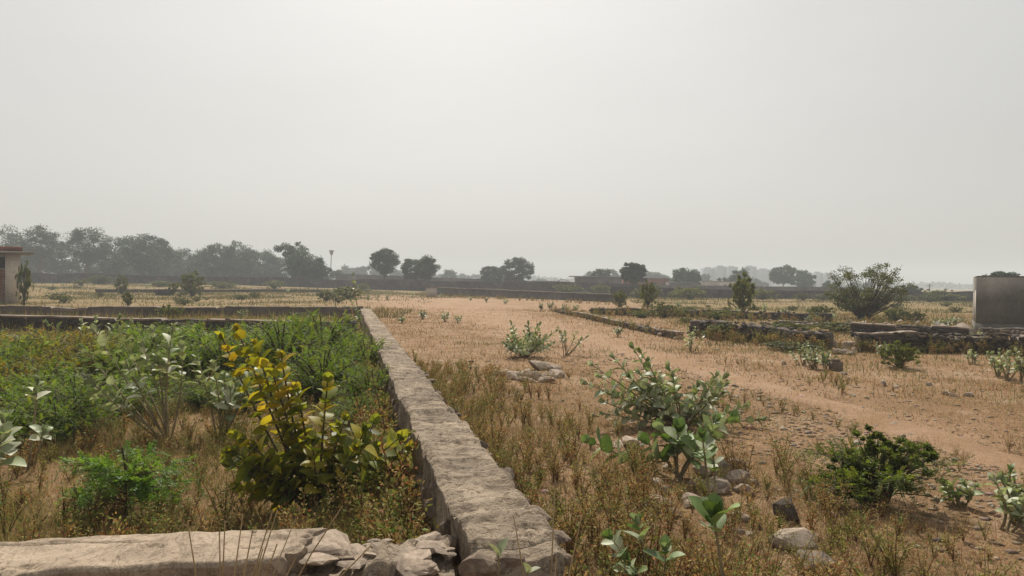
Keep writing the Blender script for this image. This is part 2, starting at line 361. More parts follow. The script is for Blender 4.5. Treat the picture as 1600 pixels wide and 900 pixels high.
# ------------------------------------------------------------------ walls
def wall_grid(mb, L, ss, w0, w1, ztop, zb0, zb1, seed, ntop=26, nside=9, rag=0.03, topamp=0.02, flake=0.02, crack=0.012, wob=None):
    """long wall body in local coords: s along +Y, width along X, z up. zb0/zb1: height of ground under left/right foot"""
    tt = np.linspace(0, 1, ntop); sd = np.linspace(0, 1, nside)[:-1]
    rows = []
    S = ss[:, None]
    eL = w0 + rag * fbm(S * 2.1, 0.3, seed, 4) + rag * 0.7 * np.floor(fbm(S * 1.2, 7.7, seed + 3, 2) * 3) / 3
    eR = w1 + rag * fbm(S * 2.1, 5.3, seed + 1, 4) + rag * 0.7 * np.floor(fbm(S * 1.3, 2.7, seed + 5, 2) * 3) / 3
    xt = eL + (eR - eL) * tt[None]
    h = topamp * fbm(S * 0.9, xt * 0.9, seed + 11, 3) + 0.5 * topamp * fbm(S * 5, xt * 5, seed + 12, 3)
    fl = fbm(S * 6.5, xt * 2.6, seed + 13, 5) * 5.0
    h = h + flake * ((np.floor(fl) + sstep(0.86, 1.0, fl - np.floor(fl)) + 0.25 * (fl - np.floor(fl))) / 5.0)
    rd = np.abs(fbm(S * 2.2 + 0.4 * fbm(S * 6, xt * 6, seed + 2, 2), xt * 1.2, seed + 14, 3))
    h = h - crack * (1 - sstep(0.0, 0.05, rd)) - 0.4 * crack * (1 - sstep(0.0, 0.06, np.abs(fbm(S * 7, xt * 4, seed + 15, 2))))
    edge = np.minimum(tt, 1 - tt)[None]
    h = h - 0.035 * (1 - sstep(0, 0.09, edge)) * (0.6 + 0.6 * fbm(S * 4, np.where(tt < 0.5, 1., 9.)[None] + 0 * S, seed + 16, 2))
    zt = ztop(ss)[:, None] + h
    def side(e, sg, z0, ztp):
        q = sd[None]
        z = z0 + (ztp - z0) * q
        x = e + sg * (0.015 * (1 - q)) + sg * 0.045 * fbm(S * 4.5, z * 6.5, seed + 21 + sg, 4) * np.sin(np.pi * np.clip(q * 0.9 + 0.06, 0, 1)) - sg * 0.02
        return x, z
    xl, zl = side(eL, -1, zb0, zt[:, :1]); xr, zr = side(eR, 1, zb1, zt[:, -1:])
    xs = np.concatenate([xl, xt, xr[:, ::-1]], 1); zs = np.concatenate([zl, zt, zr[:, ::-1]], 1)
    if wob is not None: xs = xs + wob(ss)[:, None]
    ys = np.broadcast_to(S, xs.shape) + 0.02 * fbm(xs * 5, zs * 5 + S, seed + 31, 2)
    nS, nP = xs.shape
    ii = np.arange(nS * nP).reshape(nS, nP)
    base = mb.n
    mb.add(np.stack([xs, ys, zs], -1).reshape(-1, 3), np.stack([ii[:-1, :-1], ii[:-1, 1:], ii[1:, 1:], ii[1:, :-1]], -1).reshape(-1, 4)[:, ::-1])
    mb.ngon(base + ii[0]); mb.ngon(base + ii[-1][::-1])
    return xs, zs

# central wall: local Y along the wall, origin under its near end
W0 = Vector((float(wall_mid(2.98)), 2.98, 0)); WROT = math.atan2(0.2225, 1.0)
cw = empty('stone_wall', W0, WROT, 'low rubble wall topped with cracked grey mortar running far between the plots', 'wall')
LW = 27.6
ss = np.concatenate([np.arange(0, 6, 0.014), np.arange(6, 14, 0.03), np.arange(14, LW, 0.06)])
mb = MB()
wall_grid(mb, LW, ss, -0.195, 0.215, lambda s: ZTOP + 0.012 * np.sin(s * 1.3) - 0.03 * (s < 0.14) + 0.02 * sstep(0.6, 0.2, s), -0.12, -0.1, 101, 44, 10, 0.028, 0.014, 0.045, 0.02)
mb.build('wall_body', M['mortar'], cw, smooth=False)
for k in range(150):            # stones showing in the left face, the near end and along the right edge
    t = k / 150.0
    if k < 95:
        s = 0.2 + 13.0 * (k / 95.0) ** 1.5; x = -0.185 + R.uniform(-0.01, 0.012); z = R.uniform(0.03, 0.44)
        sz = (R.uniform(0.10, 0.16), R.uniform(0.18, 0.34), R.uniform(0.16, 0.28)); rz = R.uniform(-0.15, 0.15)
    elif k < 113:
        s = 0.02; x = -0.19 + 0.38 * ((k - 95) % 4) / 3.0 + R.uniform(-0.03, 0.03); z = 0.05 + 0.115 * ((k - 95) // 4)
        sz = (R.uniform(0.14, 0.22), R.uniform(0.10, 0.16), R.uniform(0.15, 0.24)); rz = R.uniform(-0.2, 0.2)
    else:
        s = 0.1 + 9 * ((k - 113) / 37.0) ** 1.4; x = 0.215 + R.uniform(-0.02, 0.03); z = R.uniform(0.47, 0.535)
        sz = (R.uniform(0.08, 0.15), R.uniform(0.10, 0.22), R.uniform(0.06, 0.10)); rz = R.uniform(-0.3, 0.3)
    rock('stone', 'stone', (x, s, z), sz, cw, rz=rz, tilt=0.15)

# front wall: runs to the left from the near end of the central wall; smooth cap, broken towards the joint
fw = empty('capped_wall', (-0.25, 3.20, 0), math.radians(90) + math.atan2(0.19, 1.0), 'low wall with smooth pale cement cap broken into rubble at one end', 'wall')
mb = MB(); ssf = np.arange(0, 3.4, 0.02)
wall_grid(mb, 3.4, ssf, -0.18, 0.18, lambda s: 0.505 - 0.012 * np.cos(s * 3), -0.15, -0.15, 311, 30, 9, 0.03, 0.03, 0.085, 0.04)
mb.build('wall_body', M['mortar'], fw)
mb = MB(); s2 = np.arange(0.0, 2.6, 0.013); t2 = np.linspace(-1, 1, 34)
S2, T2 = np.meshgrid(s2, t2, indexing='ij')
end = 0.60 + 0.10 * fbm(T2 * 1.3, 4.4, 5, 3) - 0.10 * T2 + 0.03 * fbm(T2 * 7, 1.1, 6, 3)          # broken right end
SS = end + S2 * 1.0
WW = T2 * (0.18 + 0.03 * fbm(SS * 2.2, np.sign(T2) * 2.0, 7, 4) + 0.006 * fbm(SS * 13, np.sign(T2) * 5.0, 17, 2))
crk = np.abs(WW - (0.07 + 0.10 * (SS - 1.3) + 0.02 * fbm(SS * 6, 0.5, 12, 3)))
ZZ = ZTOP + 0.012 * fbm(SS * 1.3, WW * 1.3, 8, 3) + 0.014 * fbm(SS * 8, WW * 8, 9, 5) - 0.012 * (fbm(SS * 5, WW * 7, 19, 4) > 0.38) - 0.02 * (1 - sstep(0.0, 0.012, crk)) * sstep(1.15, 1.3, SS)
ZZ = ZZ - 0.02 * (1 - sstep(0.0, 0.10, 1 - np.abs(T2))) ** 2 - 0.03 * (1 - sstep(0, 0.03, S2)) * (0.5 + fbm(T2 * 5, 0.2, 2, 2))
si = np.arange(SS.size).reshape(SS.shape)
mb.add(np.stack([WW, SS, ZZ], -1).reshape(-1, 3), np.stack([si[:-1, :-1], si[:-1, 1:], si[1:, 1:], si[1:, :-1]], -1).reshape(-1, 4)[:, ::-1])
per = np.concatenate([si[:, 0], si[-1, 1:], si[-2::-1, -1], si[0, -2:0:-1]])       # skirt of the cap
pv = np.stack([WW, SS, ZZ], -1).reshape(-1, 3)[per]; low = pv.copy(); low[:, 2] = 0.45 + 0.02 * rng.normal(size=len(low)); low[:, 0] *= 0.93
npv = len(pv); k1 = np.arange(npv); k2 = (k1 + 1) % npv
mb.add(np.concatenate([pv, low]), np.stack([k1, k2, k2 + npv, k1 + npv], -1))
tag(mb.build('cement_cap', M['cap'], fw, smooth=False), 'smooth pale cement cap with a crack and a broken end')
for k in range(64):             # loose rubble at the broken end, and stones of the front face
    if k < 34:
        s = R.uniform(0.0, 0.66); x = R.uniform(-0.20, 0.19); z = 0.495 + R.uniform(-0.015, 0.012) + 0.03 * (s > 0.5)
        a = R.choice((0.05, 0.07, 0.09, 0.13, 0.19)); sz = (a, a * R.uniform(0.9, 1.7), a * R.uniform(0.35, 0.6)); rz = None
    else:
        s = R.uniform(0.05, 2.6); x = 0.185 + R.uniform(-0.02, 0.01); z = R.uniform(0.05, 0.41)
        sz = (R.uniform(0.10, 0.16), R.uniform(0.16, 0.32), R.uniform(0.16, 0.26)); rz = R.uniform(-0.15, 0.15)
    rock('stone', 'rock' if k < 34 else 'stone', (x, s, z), sz, fw, rz=rz, tilt=0.25)

def low_wall(name, label, A, B, h0, h1, width=0.38, nst=110, seed=1, key='dark_stone', body='dark_stone', coping=True, ragged=0.04, face=1):
    """low rubble wall from A to B, its stones set in the face that looks back to the plots"""
    A = Vector((A.x, A.y, 0)); B = Vector((B.x, B.y, 0)); L = (B - A).length
    e = empty(name, A, math.atan2(-(B.x - A.x), B.y - A.y), label, 'wall')
    s = np.arange(0, L + 0.05, 0.07 if L < 12 else 0.11)
    ang = math.atan2(-(B.x - A.x), B.y - A.y)
    wx = A.x + (B.x - A.x) * s / L; wy = A.y + (B.y - A.y) * s / L; g0 = ground_z(wx, wy)[:, None]
    m_ = MB()
    top = lambda q: g0[:, 0] + h0 + (h1 - h0) * q / L + ragged * fbm(q * 0.8, 0.1, seed, 4) - ragged * 1.2 * (fbm(q * 0.35, 3.1, seed + 9, 2) > 0.35)
    wall_grid(m_, L, s, -width / 2, width / 2, top, g0 - 0.15, g0 - 0.15, seed, 9, 7, 0.03, 0.02, 0.03, 0.0)
    m_.build('wall_body', M[body], e)
    if coping:
        m_ = MB(); s3 = s; tt = np.linspace(-1, 1, 7)
        a3, b3 = np.meshgrid(s3, tt, indexing='ij')
        zz = top(s3)[:, None] + 0.035 + 0.012 * fbm(a3 * 3, b3, seed + 4, 3) - 0.10 * (fbm(a3 * 0.5, 0.0, seed + 6, 3) > 0.28)
        xx = b3 * (width / 2 + 0.02 + 0.02 * fbm(a3 * 2, np.sign(b3), seed + 5, 3))
        q = np.arange(a3.size).reshape(a3.shape)
        v = np.stack([xx, a3, zz], -1).reshape(-1, 3)
        m_.add(v, np.stack([q[:-1, :-1], q[:-1, 1:], q[1:, 1:], q[1:, :-1]], -1).reshape(-1, 4)[:, ::-1])
        per = np.concatenate([q[:, 0], q[-1, 1:], q[-2::-1, -1], q[0, -2:0:-1]]); pv = v[per]; lo_ = pv.copy(); lo_[:, 2] -= 0.05; lo_[:, 0] *= 0.95
        n_ = len(pv); k1 = np.arange(n_); k2 = (k1 + 1) % n_
        m_.add(np.concatenate([pv, lo_]), np.stack([k1, k2, k2 + n_, k1 + n_], -1))
        m_.build('coping', M['coping'], e)
    rr = random.Random(seed)
    for k in range(nst):
        q = L * (k + rr.random()) / nst; hh = h0 + (h1 - h0) * q / L
        gq = gz(A.x + (B.x - A.x) * q / L, A.y + (B.y - A.y) * q / L)
        zz = gq + rr.uniform(0.02, max(0.05, hh - 0.06))
        sz = (rr.uniform(0.12, 0.2), rr.uniform(0.16, 0.34), rr.uniform(0.14, 0.26))
        rock('stone', key, (face * (width / 2) + rr.uniform(-0.02, 0.05), q, zz), sz, e, rz=rr.uniform(-0.3, 0.3), tilt=0.25)
    for k in range(nst // 3):          # loose stones along the top
        q = L * rr.random(); hh = h0 + (h1 - h0) * q / L; gq = gz(A.x + (B.x - A.x) * q / L, A.y + (B.y - A.y) * q / L)
        a_ = rr.uniform(0.10, 0.22); rock('stone', key, (rr.uniform(-width / 2, width / 2), q, gq + hh + rr.uniform(-0.02, 0.03)), (a_, a_ * rr.uniform(0.8, 1.6), a_ * rr.uniform(0.4, 0.7)), e, tilt=0.3)
    return e
# right side of the field (stones on the face towards the camera)
low_wall('boundary_wall', 'long dark stone boundary wall with flat top in front of the grey block room', P(1338, 548), P(1720, 556), 0.46, 0.48, seed=31, nst=190, face=1, width=0.32, ragged=0.09)
low_wall('boundary_wall', 'dark stone wall with a collapsed sloping end beside the pink rubble', P(1085, 524), P(1292, 546), 0.52, 0.44, seed=37, nst=150, coping=False, face=1, ragged=0.09)
low_wall('boundary_wall', 'thin low wall with pale coping slanting back from the collapsed dark wall', P(1062, 530), P(868, 488), 0.20, 0.17, width=0.24, seed=41, nst=120, face=-1, ragged=0.03)
low_wall('boundary_wall', 'broken low dark wall with leafy milkweeds behind the thin slanting wall', P(925, 492), P(1300, 504), 0.36, 0.38, seed=43, nst=90, coping=False, ragged=0.07)
low_wall('boundary_wall', 'short dark wall with pale top in the second row before the acacia', P(1330, 526), P(1512, 533), 0.40, 0.36, seed=47, nst=90, ragged=0.10)
low_wall('boundary_wall', 'crumbling stub of low wall at the foot of the grey block room', P(1532, 524), P(1660, 531), 0.26, 0.26, seed=53, nst=40, key='stone', coping=False, ragged=0.09)
low_wall('boundary_wall', 'row of tumbled pinkish wall footings in front of the spreading acacia', P(1190, 508), P(1445, 516), 0.18, 0.14, seed=57, nst=70, key='rock', body='dark_stone', coping=False, ragged=0.10)
# left plot: two cross walls behind the thicket
low_wall('cross_wall', 'dark cross wall with thin pale top edge just behind the green thicket', P(-160, 523), P(556, 528), 0.52, 0.47, seed=61, nst=120, key='dark_stone', ragged=0.03)
low_wall('cross_wall', 'plastered cross wall with stained grey brown face meeting the long mortar wall', P(-160, 498), P(566, 499), 0.50, 0.50, seed=67, nst=30, key='stone', body='grey_wall', ragged=0.02)

def far_wall(name, label, A, B, h0, h1, mat='far_wall', thick=0.4, step=1.2, rag=0.28, coping=None, panels=0):
    L = (B - A).length; e = empty(name, A, math.atan2(-(B.x - A.x), B.y - A.y), label, 'wall')
    s = np.linspace(0, L, max(8, int(L / step))); q = s / L
    m_ = MB(); zt = h0 + (h1 - h0) * q + (B.z - A.z) * q + rag * fbm(s * 0.21, 1.0, int(L * 3), 4) - rag * 0.8 * (fbm(s * 0.09, 4.0, int(L * 5), 2) > 0.25); zb = (B.z - A.z) * q - 0.4
    v = np.concatenate([np.stack([np.full_like(s, x), s, z], -1) for x, z in ((-thick / 2, zb), (-thick / 2, zt), (thick / 2, zt), (thick / 2, zb))])
    n_ = len(s); i = np.arange(n_ - 1)
    for a in range(3): m_.add(v, np.stack([a * n_ + i, a * n_ + i + 1, (a + 1) * n_ + i + 1, (a + 1) * n_ + i], -1)) if a == 0 else m_.f4.append(np.stack([a * n_ + i, a * n_ + i + 1, (a + 1) * n_ + i + 1, (a + 1) * n_ + i], -1))
    m_.build('wall_body', M[mat], e)
    if coping:
        m_ = MB(); w = thick / 2 + 0.04
        v = np.concatenate([np.stack([np.full_like(s, x), s, zt + dz], -1) for x, dz in ((-w, -0.02), (-w, 0.07), (w, 0.07), (w, -0.02))])
        m_.add(v, np.concatenate([np.stack([a * n_ + i, a * n_ + i + 1, (a + 1) * n_ + i + 1, (a + 1) * n_ + i], -1) for a in range(3)]))
        m_.build('coping', M[coping], e)
    return e
def W(px, d): 
    x = (px - 800) / F * d; return Vector((x, d, gz(x, d)))
def hz(px, py, d): return D(px, py, d).z          # height seen at that pixel and distance
far_wall('far_wall', 'long dark stone wall below the row of hazy trees', W(-60, 118), W(525, 132), 1.75, 1.75)
far_wall('far_wall', 'dark stone wall closing the sandy lane beyond its far end', W(526, 132), W(1010, 122), 1.75, 1.75)
far_wall('far_wall', 'tall grey block wall standing behind the dark wall at the lane end', W(524, 160), W(880, 170), 2.7, 2.0, 'grey_wall', rag=0.05)
far_wall('far_wall', 'smooth grey wall with a pale coping beside the sandy lane', P(684, 461), P(975, 473), 0.95, 0.66, 'grey_wall', rag=0.02, coping='coping')
far_wall('far_wall', 'low pale topped wall crossing the weedy field behind the plastered cross wall', P(150, 459), P(500, 458), 0.45, 0.45, 'far_wall', rag=0.05, coping='coping')
far_wall('far_wall', 'weathered dark wall running behind the two green saplings towards the acacia', W(955, 92), W(1320, 96), 1.15, 1.1)
far_wall('far_wall', 'dark wall behind the acacia ending beside the grey block room', W(1322, 96), W(1640, 84), 1.2, 1.25)
far_wall('far_wall', 'pale block wall under the brick sheds', W(1000, 132), W(1330, 128), 1.55, 1.5, 'grey_wall', rag=0.04)

# stub pillar beside the lane
p = P(674, 464); e = empty('gate_pillar', p, 0.1, 'squat pale block pillar at the end of the smooth grey wall', 'pillar')
mb = MB(); box(mb, -0.6, 0.6, -0.35, 0.35, -0.1, 1.0); mb.build('shaft', M['pale_plaster'], e)
mb = MB(); box(mb, -0.66, 0.66, -0.4, 0.4, 1.0, 1.1); mb.build('pillar_cap', M['coping'], e)

# ------------------------------------------------------------------ buildings
def wallbox(e, name, mat, *b):
    m_ = MB(); box(m_, *b); return m_.build(name, M[mat], e)
# grey room on the right
u, v = unroll(1526, 508); d0 = 27.5
c0 = Vector((u / F * d0, d0, 0)); c0.z = gz(c0.x, c0.y)
top = hz(1518, 433, d0) - c0.z
e = empty('block_room', c0, math.radians(-30), 'windowless grey plastered block room behind the dark boundary wall', 'building')
b = wallbox(e, 'wall', 'plaster', 0, 5.2, 0, 3.6, -0.3, top)
wallbox(e, 'roof', 'plaster', 0.01, 5.19, 0.01, 3.59, top, top + 0.05)
wallbox(e, 'plinth', 'plaster', -0.03, 5.23, -0.03, 3.63, -0.3, 0.3)
wallbox(e, 'plaster_band', 'pale_plaster', -0.025, -0.002, 0.25, 0.9, 0.28, top - 0.5)
wallbox(e, 'pale_patch', 'concrete', -0.012, 0.0, 1.1, 2.6, 0.28, top - 0.6)  # flat patch on the left face, paler than the wall around it
# brick room on the left
d0 = 47.0; u, v = unroll(30, 470)
c0 = Vector((u / F * d0, d0, 0)); c0.z = gz(c0.x, c0.y); zt = hz(30, 396, d0) - c0.z
e = empty('brick_room', c0, math.radians(36), 'small brick room with pale corner pillar and overhanging roof slab', 'building')
wallbox(e, 'corner_pillar', 'pale_plaster', -0.75, 0.05, -0.06, 0.7, -0.3, zt)
wallbox(e, 'side_wall', 'pale_plaster', -0.15, 0.0, 0.7, 4.0, -0.3, zt)
rb = random.Random(5)
bw = wallbox(e, 'brick_wall', 'concrete', -4.5, -0.75, 0.03, 0.25, -0.3, zt - 0.95)
lb = MB(); box(lb, -4.5, -0.75, 0.03, 0.25, zt - 0.25, zt - 0.003); lb.build('lintel', M['concrete'], e)
wallbox(e, 'window', 'window', -4.4, -0.76, 0.16, 0.2, zt - 0.95, zt - 0.25)
bm_ = MB(); box(bm_, -0.115, 0.115, -0.055, 0.055, -0.035, 0.035); bme = bm_.mesh('brick_shape'); bme.materials.append(M['brick'])
z = 0.0; row = 0
while z < zt - 1.0:
    xx = -0.75 - 0.12 - (0.12 if row % 2 else 0)
    while xx > -3.0:
        if z > 0.3: link('brick', bme, None, bw, loc=(xx + rb.uniform(-.004, .004), 0.02 + rb.uniform(-.006, .006), z))
        xx -= 0.245
    z += 0.085; row += 1
wallbox(e, 'roof_slab', 'concrete', -4.9, 0.75, -0.5, 4.4, zt, zt + 0.12)
wallbox(e, 'parapet', 'brick', -4.8, 0.15, -0.15, 0.08, zt + 0.12, zt + 0.42)
# brick sheds in the middle distance
d0 = 142.0
def shed(name, label, px0, px1, pyt, d, mat, slab, ov=1.2, dep=5, extra=None):
    a = W(px0, d); b_ = W(px1, d); w = b_.x - a.x; a.z = min(a.z, b_.z); zt = hz((px0 + px1) / 2, pyt, d) - a.z
    e = empty(name, a, 0.02, label, 'building')
    wallbox(e, 'wall', mat, 0, w, 0, dep, -0.4, zt)
    if slab: wallbox(e, 'roof_slab', 'concrete', -ov, w + 0.1, -0.4, dep + 0.3, zt, zt + 0.18)
    else: wallbox(e, 'roof', 'concrete', -0.08, w + 0.08, -0.08, dep + 0.08, zt, zt + 0.12)
    wallbox(e, 'door', 'window', w * 0.12, w * 0.12 + 0.9, -0.012, 0.0, -0.2, zt * 0.62)
    wallbox(e, 'window', 'window', w * 0.62, w * 0.62 + 0.8, -0.012, 0.0, zt * 0.45, zt * 0.72)
    return e
shed('brick_shed', 'brick shed with a roof slab jutting out towards the metal gate', 902, 972, 433, 142, 'grey_wall', True)
shed('brick_shed', 'lower reddish brick shed right behind the spiky crowned tree', 976, 1046, 435, 146, 'brick', False)
shed('brick_shed', 'flat brick shed below the round dark tree', 1048, 1096, 442, 140, 'grey_wall', False, dep=4)
shed('tin_shed', 'pale flat roofed shed between the brick sheds and the far tower blocks', 1098, 1150, 440, 155, 'pale_plaster', False, dep=4)
# metal gate frame with arch
a = W(871, 138); zt = hz(880, 437, 138) - a.z; e = empty('arched_gate', a, 0, 'thin metal gate with arched top beside the brick shed', 'gate')
for k in range(7):
    m_ = MB(); x = k * 0.36; tube(m_, [(x, 0, 0), (x, 0, zt * (0.86 + 0.12 * math.sin(math.pi * k / 6)))], 0.05, 5); m_.build('bar', M['metal'], e)
m_ = MB(); tube(m_, [(x, 0, zt * (0.88 + 0.14 * math.sin(math.pi * x / 2.16))) for x in np.linspace(-0.1, 2.26, 9)], 0.06, 5); m_.build('arch', M['metal'], e)
m_ = MB(); tube(m_, [(0, 0, zt * 0.55), (2.16, 0, zt * 0.55)], 0.05, 5); m_.build('rail', M['metal'], e)
# floodlight mast
a = W(516, 240); zt = hz(519, 393, 240) - a.z; e = empty('light_mast', a, 0, 'tall thin light mast rising beside the dense hazy tree', 'light mast')
m_ = MB(); tube(m_, [(0, 0, 0), (0.15, 0, zt * 0.5), (0.3, 0, zt)], [0.22, 0.16, 0.11], 7); m_.build('pole', M['metal'], e)
m_ = MB(); tube(m_, [(0.3, 0, zt - 1.3), (0.3, 0, zt - 0.9), (0.3, 0, zt + 0.4)], [0.12, 0.45, 0.8], 8); m_.build('lamp_head', M['metal'], e)
# electricity pole far right
a = W(1452, 170); zt = hz(1453, 443, 170) - a.z; e = empty('utility_pole', a, 0, 'thin utility pole standing over the far wall beside the grey room', 'pole')
m_ = MB(); tube(m_, [(0, 0, 0), (0.1, 0, zt)], [0.16, 0.1], 6); m_.build('shaft', M['metal'], e)
m_ = MB(); tube(m_, [(-0.7, 0, zt - 0.5), (0.9, 0, zt - 0.5)], 0.07, 5); m_.build('crossarm', M['metal'], e)
# far tower blocks
def tower(px0, px1, pyt, d, label):
    a = W(px0, d); b_ = W(px1, d); w = b_.x - a.x; zt = hz((px0 + px1) / 2, pyt, d) - a.z
    e = empty('tower_block', a, 0, label, 'tower', 'tower blocks in the haze')
    wallbox(e, 'wall', 'tower', 0, w, 0, 14, -1, zt)
    wallbox(e, 'roof', 'concrete', w * 0.25, w * 0.7, 3, 9, zt, zt + 0.9)
    nb = max(2, int(w / 3.4))
    for k in range(nb):
        x = (k + 0.3) * w / nb; wallbox(e, 'balcony_bay', 'window' if k % 2 else 'tower', x, x + 1.0, -0.9, -0.002, 1, zt - 0.8)
TD = 560
for a_ in ((1101, 1117, 419), (1121, 1136, 416.5), (1139, 1153, 417), (1167, 1182, 416.5), (1187, 1206, 421), (1276, 1286, 426), (1291, 1308, 427.5)):
    tower(*a_, TD + (a_[0] % 7) * 6, 'pale high rise block fading into the haze beyond the fields')

# ------------------------------------------------------------------ trees
def crown(mb, cen, rx, ry, rz_, ncl, nleaf, size, cols, g, shape='round', hollow=0.35):
    """leaf clumps spread through the crown's volume"""
    out = []
    for k in range(ncl):
        dv = rand_dirs(1, g)[0]; rr = g.uniform(hollow, 1.0) ** 0.6
        c = np.array([dv[0] * rx, dv[1] * ry, dv[2] * rz_]) * rr * 0.88
        if shape == 'umbrella' and c[2] < 0: c = c * np.array([0.75, 0.75, 0.55])
        if shape == 'spiky': c = c * g.uniform(0.7, 1.25)
        r = g.uniform(0.13, 0.38) * min(rx, rz_) * (1.0 if shape != 'spiky' else 0.6)
        out.append(cen + c)
        n = int(nleaf * g.uniform(0.6, 1.3))
        p = rand_dirs(n, g) * (g.uniform(0, 1, (n, 1)) ** 0.45) * np.array([r * 1.25, r * 1.25, r * 0.8])
        d = rand_dirs(n, g); d[:, 2] *= 0.6
        col = palette(n, cols, 0.3, g) * g.uniform(0.75, 1.2)
        leaf_quads(mb, cen + c + p, d / np.linalg.norm(d, axis=1)[:, None], rand_dirs(n, g), size * g.uniform(0.6, 1.4, n), size * 0.65 * g.uniform(0.6, 1.3, n), col)
    return np.array(out)
GREENS = [(0.028, 0.066, 0.032), (0.04, 0.082, 0.036), (0.022, 0.05, 0.028), (0.055, 0.092, 0.034)]
def tree(name, label, px, pyt, wpx, d, pyb=None, shape='round', group=None, seed=1, dens=1.0, trunk=0.3, lean=0.0, cols=GREENS, leaf=None):
    g = np.random.default_rng(seed)
    base = W(px, d)
    if pyb is not None: base.z = min(base.z, hz(px, pyb, d))
    H = hz(px, pyt, d) - base.z; w = wpx / F * d * 1.12
    e = empty(name, base, 0, label, 'tree', group)
    z0 = H * trunk; cz = (H + z0) / 2; rz_ = (H - z0) / 2
    size = leaf or max(0.16, d * 0.0021)
    mbc = MB(); K = int(44 * dens)
    cs = crown(mbc, np.array([lean, 0, cz]), w / 2, w / 2 * 0.9, rz_, K, 165, size, cols, g, shape)
    mt = MB(); r0 = max(0.10, H * 0.022)
    tube(mt, bez((0, 0, -0.3), (lean * 0.2, 0, z0), (lean, 0, cz), 7), np.linspace(r0, r0 * 0.45, 7), 7)
    for c in cs[g.choice(len(cs), min(9, len(cs)), replace=False)]:
        s = np.array([lean * 0.4, 0, z0 * g.uniform(0.75, 1.15)])
        tube(mt, bez(s, (s + c) / 2 + np.array([0, 0, 0.08 * H]), c, 5), np.linspace(r0 * 0.5, r0 * 0.12, 5), 5)
    mt.build('trunk', M['bark'], e, smooth=True)
    tag(mbc.build('crown', M['far_leaf'], e), kind='stuff')
    return e
GT = 'trees in the hazy row beyond the long dark wall'
LTS = ['broad tree right behind the brick room roof', 'tallest knobbly topped tree in the hazy row beside the brick room', 'short tree between the tallest knobbly tree and the umbrella topped one in the row',
       'umbrella topped tree with bare trunk in the hazy row', 'narrow dark tree between the umbrella topped tree and the peaked tree of the row', 'tall peaked tree in the hazy row behind the olive sapling', 'slim tree leaning out of the peaked tree of the row',
       'low pale tree at the foot of the peaked tree of the row', 'faint low tree filling the dip in the hazy row', 'broad domed tree of the hazy row behind the bushy sapling', 'domed tree joined to the broad domed tree of the row', 'lower tree between the domed trees and the dense drooping tree',
       'faint low tree beside the dense drooping tree', 'faint tree in front of the dip beside the domed trees', 'lower tree behind the tallest knobbly tree and the brick room', 'faint tree low behind the umbrella topped tree of the row', 'faint tree low between the narrow dark tree and the peaked tree']
for k, (px, pyt, w, d, sh, tr, dn) in enumerate([
    (12, 352, 66, 165, 'round', 0.25, 1.1), (62, 345, 56, 160, 'umbrella', 0.3, 1.1), (97, 373, 44, 172, 'round', 0.25, 0.9), (136, 352, 58, 158, 'umbrella', 0.32, 1.1),
    (179, 365, 48, 165, 'round', 0.25, 1.0), (222, 356, 56, 160, 'round', 0.25, 1.1), (246, 368, 36, 168, 'round', 0.3, 0.8), (255, 384, 44, 175, 'round', 0.2, 0.9),
    (288, 385, 52, 190, 'round', 0.15, 0.9), (338, 376, 60, 175, 'round', 0.15, 1.1), (372, 377, 56, 178, 'round', 0.15, 1.1), (402, 388, 50, 190, 'round', 0.15, 0.9),
    (425, 396, 40, 195, 'round', 0.15, 0.8), (315, 392, 40, 200, 'round', 0.15, 0.8), (35, 372, 50, 180, 'round', 0.2, 0.9), (160, 384, 50, 190, 'round', 0.15, 0.9), (205, 388, 50, 195, 'round', 0.15, 0.9)]):
    tree('field_tree', LTS[k], px, pyt, w * 1.12, d, None, sh, None, 200 + k, dn * 1.25, tr * 0.35)
for k, px in enumerate(range(0, 530, 36)):
    tree('scrub_tree', 'low scrubby tree filling a gap under the hazy tree row', px + R.uniform(-10, 10), R.uniform(398, 414), R.uniform(46, 64), R.uniform(184, 205), None, 'round', 'low scrub under the tree row', 260 + k, 0.8, 0.02)
tree('field_tree', 'tall umbrella topped tree beside the light mast', 456, 374, 46, 150, None, 'umbrella', seed=231, trunk=0.4)
tree('field_tree', 'dense dark tree with drooping crown below the umbrella topped tree', 474, 388, 62, 146, None, 'round', seed=232, trunk=0.12, dens=1.4)
tree('field_tree', 'low bushy tree at the foot of the light mast', 494, 406, 46, 148, None, 'round', seed=233, trunk=0.1)
tree('field_tree', 'single round crowned tree standing over the end of the sandy lane', 601, 386, 42, 140, None, 'round', seed=234, trunk=0.33, dens=1.5)
tree('field_tree', 'smaller half of the twin crowned trees right of the lane end', 643, 401, 30, 138, None, 'round', seed=235, trunk=0.2, dens=0.9)
tree('field_tree', 'larger half of the twin crowned trees right of the lane end', 664, 396, 38, 136, None, 'round', seed=236, trunk=0.25, dens=1.3)
tree('field_tree', 'smaller rounded tree joined to the large tree behind the smooth grey wall', 769, 414, 38, 165, None, 'round', seed=237, trunk=0.15)
tree('field_tree', 'large rounded dark tree behind the smooth grey wall', 807, 402, 52, 160, None, 'round', seed=238, trunk=0.15, dens=1.5)
tree('field_tree', 'rounded tree rising behind the roof of the brick shed', 940, 419, 34, 165, None, 'round', seed=239, trunk=0.2)
tree('field_tree', 'tree with spiky open crown between the brick sheds', 990, 409, 36, 118, None, 'spiky', seed=240, trunk=0.3, dens=2.0, leaf=0.34)
tree('field_tree', 'round dark tree above the flat brick shed', 1072, 417, 48, 160, None, 'round', seed=241, trunk=0.15, dens=1.4)
tree('field_tree', 'narrow dark tree in front of the pale high rise blocks', 1158, 419, 30, 175, None, 'round', seed=242, trunk=0.15)
